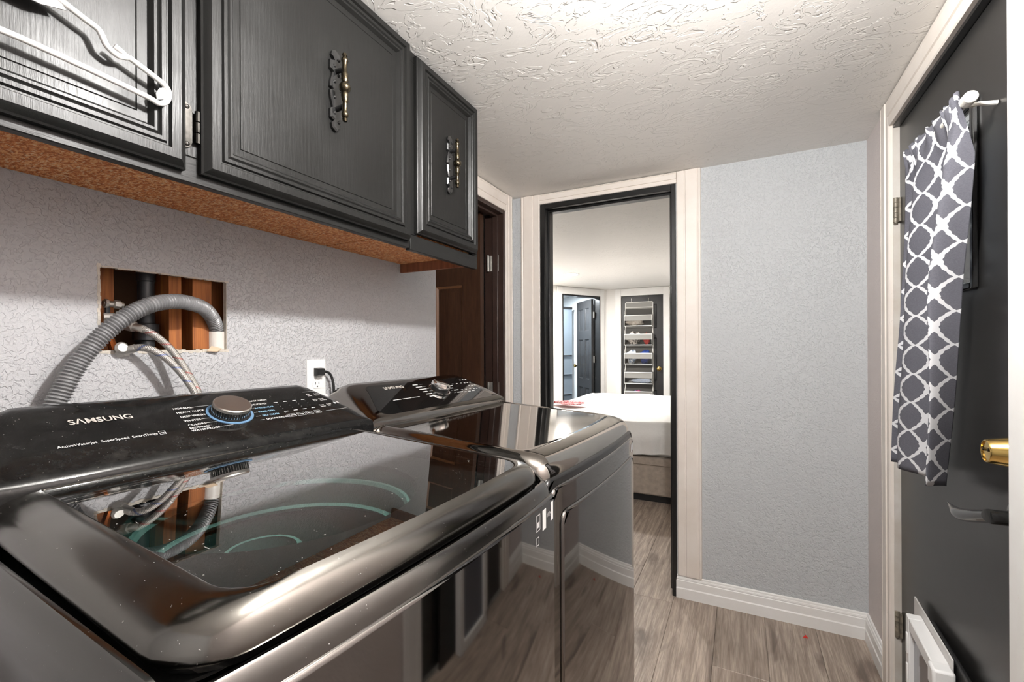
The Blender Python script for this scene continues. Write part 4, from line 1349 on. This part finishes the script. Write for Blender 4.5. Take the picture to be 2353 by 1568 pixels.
# angled wall with the bathroom doorway
ang = math.atan2(6.68 - 6.06, -1.89 + 2.26)
aw = empty('wall_bedroom_angled', 'white angled bedroom wall with an open doorway', 'wall', (-2.26, 6.06, 0), ang, kind='structure'); del aw['category']
AW = .722
wall_grid(MB(), 'x', 0, .1, -.385, AW + .16, 0, ZC, [(0, AW, 0, 2.0)]).build('wall_panel', 'bedwall', aw)
m = MB()
m.box(-.085, 0, -.016, 0, 0, ZC - .01); m.box(AW, AW + .085, -.016, 0, 0, ZC - .01); m.box(0, AW, -.016, 0, 2.0, ZC - .01)
m.build('casing', 'white', aw, bevel=.003)
m = MB(); m.box(-.001, .018, -.017, .10, 0, 2.0); m.box(AW - .018, AW + .001, -.017, .10, 0, 2.0); m.box(0, AW, -.017, .10, 1.98, 2.001)
m.build('jamb', 'bframe', aw)
dl = empty('door_3', 'open black six-panel bathroom door', 'door', (0, 0, 0), kind='structure'); del dl['category']
dl.location = (-2.26 + cos(ang) * (AW - .030) - sin(ang) * .10, 6.06 + sin(ang) * (AW - .030) + cos(ang) * .10, .01)
dl.rotation_euler = (0, 0, ang + radians(68))
six_panel(dl, .68, 1.965, 'bdoor2', None, .035, .105)
for s in (-.045, .080):
    MB().lathe([(.006, -.03), (.010, -.02), (.024, .0), (.028, .012), (.024, .024), (.010, .030)], 18, (.62, s, .93), (0, 1, 0)).build('knob', 'brass', dl, 40)
for z in (.30, 1.05, 1.72):
    box(-.030, .004, -.004, .006, z - .05, z + .05).build('hinge', 'nickel', dl)
# bathroom beyond
ba = empty('wall_bathroom', 'pale bathroom walls beyond the angled doorway', 'wall', (-2.26, 6.06, 0), ang, kind='structure'); del ba['category']
MB().box(-1.0, 1.0, 2.3, 2.35, 0, ZC).box(-1.05, -1.0, .1, 2.35, 0, ZC).box(1.0, 1.05, .1, 2.35, 0, ZC).box(-1.05, -.38, .05, .1, 0, ZC).box(.87, 1.05, .10, .15, 0, ZC).build('wall_panel', 'tile', ba)
sg = empty('shower_screen', 'blue grey frosted shower screen with dark top rail', 'shower screen', (-2.26 - sin(ang) * .85, 6.06 + cos(ang) * .85, 0), ang)
box(-.9, .9, 0, .012, .02, 1.88).build('glass', 'frosted', sg)
box(-.9, .9, -.01, .02, 1.88, 1.915).build('top_rail', 'bdoor2', sg)
for z in (.45, .78, 1.10): box(-.88, .88, -.02, -.002, z, z + .015).build('towel_rail', 'chrome2', sg)
shh = empty('clothes_hanger', 'white hanger in the bathroom doorway', 'hanger', (-2.26 - sin(ang) * .70 + cos(ang) * .28, 6.06 + cos(ang) * .70 + sin(ang) * .28, 1.66), ang)
MB().tube([(-.2, 0, 0), (.2, 0, 0), (.0, 0, .10), (-.2, 0, 0)], .007, 8).build('hanger_body', 'hplast', shh)
MB().tube(smooth_path([(0, 0, .10), (0, 0, .14), (.02, 0, .17), (0, 0, .19), (-.02, 0, .175)], 5), .004, 6).build('hook', 'hplast', shh)

# far black door with the organiser on it
fd = empty('door_4', 'closed black six-panel bedroom door', 'door', (-.995, FB + .048, .01), pi, kind='structure'); del fd['category']
six_panel(fd, .595, 1.985, 'bdoor2', None, .035, .09)
MB().lathe([(.030, 0), (.030, .006), (.012, .012), (.012, .03), (.028, .045), (.030, .058), (.020, .068), (.0, .070)], 22, (.055, .035, .92), (0, 1, 0)).build('knob', 'brass', fd, 40)
t4 = empty('trim_4', 'white casing around the bedroom door with the organiser', 'trim', kind='structure'); del t4['category']
m = MB(); m.box(-1.68, -1.595, FB - .018, FB, 0, ZC - .004); m.box(-.992, -.905, FB - .018, FB, 0, ZC - .004); m.box(-1.595, -.992, FB - .018, FB, 2.0, ZC - .004)
m.build('casing', 'white', t4, bevel=.003)

og = empty('door_organizer', 'grey hanging door organiser with clothes-filled pockets', 'organiser', (-1.335, FB + .010, 0))
K = .001135
def oz_(c): return 2.0 - (c - 215) * K                 # crop row -> height
OW = .198
box(-OW, OW, -.006, -.001, .45, oz_(300)).build('back_panel', 'organ', og, bevel=.002)
for x in (-OW + .09, OW - .06):
    MB().tube([(x, -.002, oz_(330)), (x, -.004, oz_(250)), (x, .010, oz_(248))], .004, 6).build('hook', 'chrome2', og)
rows = [(475, 610), (718, 855), (962, 1100), (1207, 1350), (1452, 1590)]
dep = .085
m0 = MB()
m0.tube([(-OW, -.004, .45), (-OW, -.004, oz_(300) - .01), (-OW + .01, -.004, oz_(300)), (OW - .01, -.004, oz_(300)), (OW, -.004, oz_(300) - .01), (OW, -.004, .45)], .006, 8)
m0.tube([(-OW, -.006, oz_(368)), (OW, -.006, oz_(368))], .005, 6)
m0.build('piping', 'piping', og)
random.seed(11)
for i, (a, b) in enumerate(rows):
    zt_, zb_ = oz_(a), oz_(b); zm = zt_ - (zt_ - zb_) * .50
    g = MB(); g.box(-OW, OW, -dep, -dep + .004, zm, zt_); g.box(-OW, -OW + .004, -dep, -.006, zb_, zt_ + .01); g.box(OW - .004, OW, -dep, -.006, zb_, zt_ + .01); g.box(-OW, OW, -dep, -.006, zb_, zb_ + .004)
    pk = g.build('pocket', 'organ', og)
    box(-OW + .004, OW - .004, -.009, -.0065, zb_ + .004, zt_ + .1).build('pocket_lining', 'organ_d', pk)
    box(-OW, OW, -dep, -dep + .002, zb_, zm).build('pocket_film', 'mesh', pk)
    pp = MB()
    pp.tube([(-OW, -.008, zt_ + .09), (-OW, -dep, zt_), (OW, -dep, zt_), (OW, -.008, zt_ + .09)], .0055, 6)
    pp.tube([(-OW, -dep, zt_), (-OW, -dep, zb_), (OW, -dep, zb_), (OW, -dep, zt_)], .0055, 6)
    pp.build('pocket_piping', 'piping', pk)


def lump(name, label, loc, sx, sy, sz, mat, group=None, seed=1, cat='clothes'):
    m = MB(); rnd = random.Random(seed); n1, n2 = 16, 9
    ph = [rnd.random() * 6 for _ in range(6)]
    rings = []
    for j in range(1, n2):
        t = pi * j / n2
        ring = []
        for i in range(n1):
            p = 2 * pi * i / n1
            k = 1 + .12 * sin(3 * p + ph[0] + 2 * t) + .10 * sin(5 * t + ph[1] + p) + .07 * sin(7 * p + ph[2])
            ring.append((sx * k * sin(t) * cos(p), sy * k * sin(t) * sin(p), sz * (1 + cos(t) * k * .95)))
        rings.append(ring)
    m.loft(rings[::-1])
    o = m.build(name, mat, None, 80, loc=loc)
    return tag(o, label, cat, group)


tw = dict(cream=towel('cream folded cloth', srgb(226, 218, 206), srgb(206, 192, 178), 30), pat=towel('black and cream patterned cloth', srgb(60, 52, 50), srgb(232, 222, 212), 42),
          white=towel('white cloth', srgb(240, 238, 234), srgb(222, 220, 218)), blue=towel('navy cloth', srgb(22, 44, 110), srgb(38, 66, 140)), stripe=towel('blue striped cloth', srgb(120, 140, 165), srgb(228, 230, 232), 34),
          sky=towel('pale blue cloth', srgb(196, 210, 232), srgb(176, 194, 222)), mix=towel('red white and blue cloth', srgb(186, 60, 70), srgb(60, 100, 170), 60), redc=towel('red patterned cloth', srgb(176, 36, 48), srgb(226, 190, 190), 50),
          redp=towel('plain red cloth', srgb(200, 60, 52), srgb(180, 44, 40)))
ox = -1.335; oy_ = FB - .036
GP = 'clothes in the door organiser pockets'
for nm_, dx, row, sx, sz, mt, lab in (
        ('folded_clothes', -.045, 0, .13, .055, 'cream', 'cream cloth in the topmost organiser pocket'),
        ('folded_clothes', -.065, 1, .095, .095, 'pat', 'black and cream patterned cloth bundled in the second organiser pocket'),
        ('folded_clothes', .12, 1, .05, .085, 'redp', 'red cloth beside the patterned bundle in the second pocket'),
        ('folded_clothes', -.095, 2, .070, .10, 'stripe', 'blue striped cloth in the third organiser pocket'),
        ('folded_clothes', .095, 2, .072, .10, 'blue', 'navy blue cloth in the third organiser pocket'),
        ('folded_clothes', .04, 3, .14, .033, 'sky', 'pale blue folded cloth low in the fourth organiser pocket'),
        ('folded_clothes', -.02, 4, .075, .085, 'mix', 'red and blue patterned cloth in the lowest visible pocket')):
    a, b = rows[row]
    lump(nm_, lab, (ox + dx, oy_, oz_(b) + .005), sx, .032, sz, tw[mt], GP, seed=int(abs(dx) * 1000) + row)

# bed
bd = empty('bed', 'bed with beige upholstered base and white bedspread', 'bed', (0, 0, 0))
BX0, BX1, BY0, BY1 = -1.72, .25, 3.74, 5.75
MB().box(BX0 + .04, BX1 - .04, BY0 + .03, BY1, 0, .055).build('plinth', 'rubber', bd)
MB().box(BX0, BX1, BY0, BY1, .055, .365).build('bed_base', 'uph', bd, bevel=.015)
MB().box(BX0 + .02, BX1 - .02, BY0 - .014, BY0, .30, .362).build('base_welt', 'uph', bd, bevel=.006)
sp2 = MB(); nx, ny = 70, 84
vv = []
over = .26
for j in range(ny + 1):
    for i in range(nx + 1):
        u = BX0 - over + (BX1 - BX0 + 2 * over) * i / nx; v = BY0 - over + (BY1 - BY0 + over) * j / ny
        x = min(max(u, BX0), BX1); y = max(v, BY0)
        dxo = u - x; dyo = v - y; drop = max(abs(dxo), abs(dyo))
        fold = .020 * sin(u * 17 + 1.3 * sin(u * 5)) + .014 * sin(u * 41 + 2) + .012 * sin(v * 23)
        z = .655 + .010 * sin(u * 4.1 + v * 2.2) + .008 * sin(v * 7 + u * 3) + .006 * sin(u * 13 - v * 6)
        if drop > 0:
            e = min(drop, .05)
            z = .655 - max(0, drop - .02) * 1.06 - e * .25
            k = min(1, drop / .12)
            if abs(dyo) >= abs(dxo): y = BY0 - .022 - k * .012 - fold * k - .010 * k * (drop / over)
            else: x += (1 if dxo > 0 else -1) * (.022 + k * .012 + fold * k)
            z += .012 * sin(u * 9) * k if abs(dyo) > 0 else 0
        vv.append((x, y, z))
sp2.v = vv
for j in range(ny):
    for i in range(nx):
        a = j * (nx + 1) + i; sp2.f.append((a, a + 1, a + nx + 2, a + nx + 1))
bs = sp2.build('bedspread', 'sheet', bd, 180)
ss = bs.modifiers.new('sub', 'SUBSURF'); ss.levels = 1; ss.render_levels = 1
MB().box(BX0 + .01, BX1 - .01, BY0 + .01, BY1, .365, .635).build('mattress', 'piping', bd, bevel=.03)
lump('red_cloth', 'red patterned cloth lying on the corner of the bed', (-1.52, 4.30, .672), .16, .10, .020, tw['redc'], None, 4, 'clothes')

# recessed lights
def led(loc, mat, label, r=.085, group=None):
    t = empty('recessed_light', label, 'ceiling light', loc, group=group)
    MB().lathe([(r + .02, 0), (r + .02, -.003), (r, -.006), (r - .004, -.003)], 32, cap=False).build('trim_ring', 'lampwhite', t)
    MB().lathe([(r - .003, -.003), (0, -.0035)], 32).build('lens', mat, t)


led((-1.81, 5.16, ZC), 'led', 'round recessed light in the bedroom ceiling beside the angled wall', .085, None)
led((-2.26 - sin(ang) * .45 + cos(ang) * .28, 6.06 + cos(ang) * .45 + sin(ang) * .28, ZC), 'led2', 'round recessed light in the bathroom ceiling', .10, None)
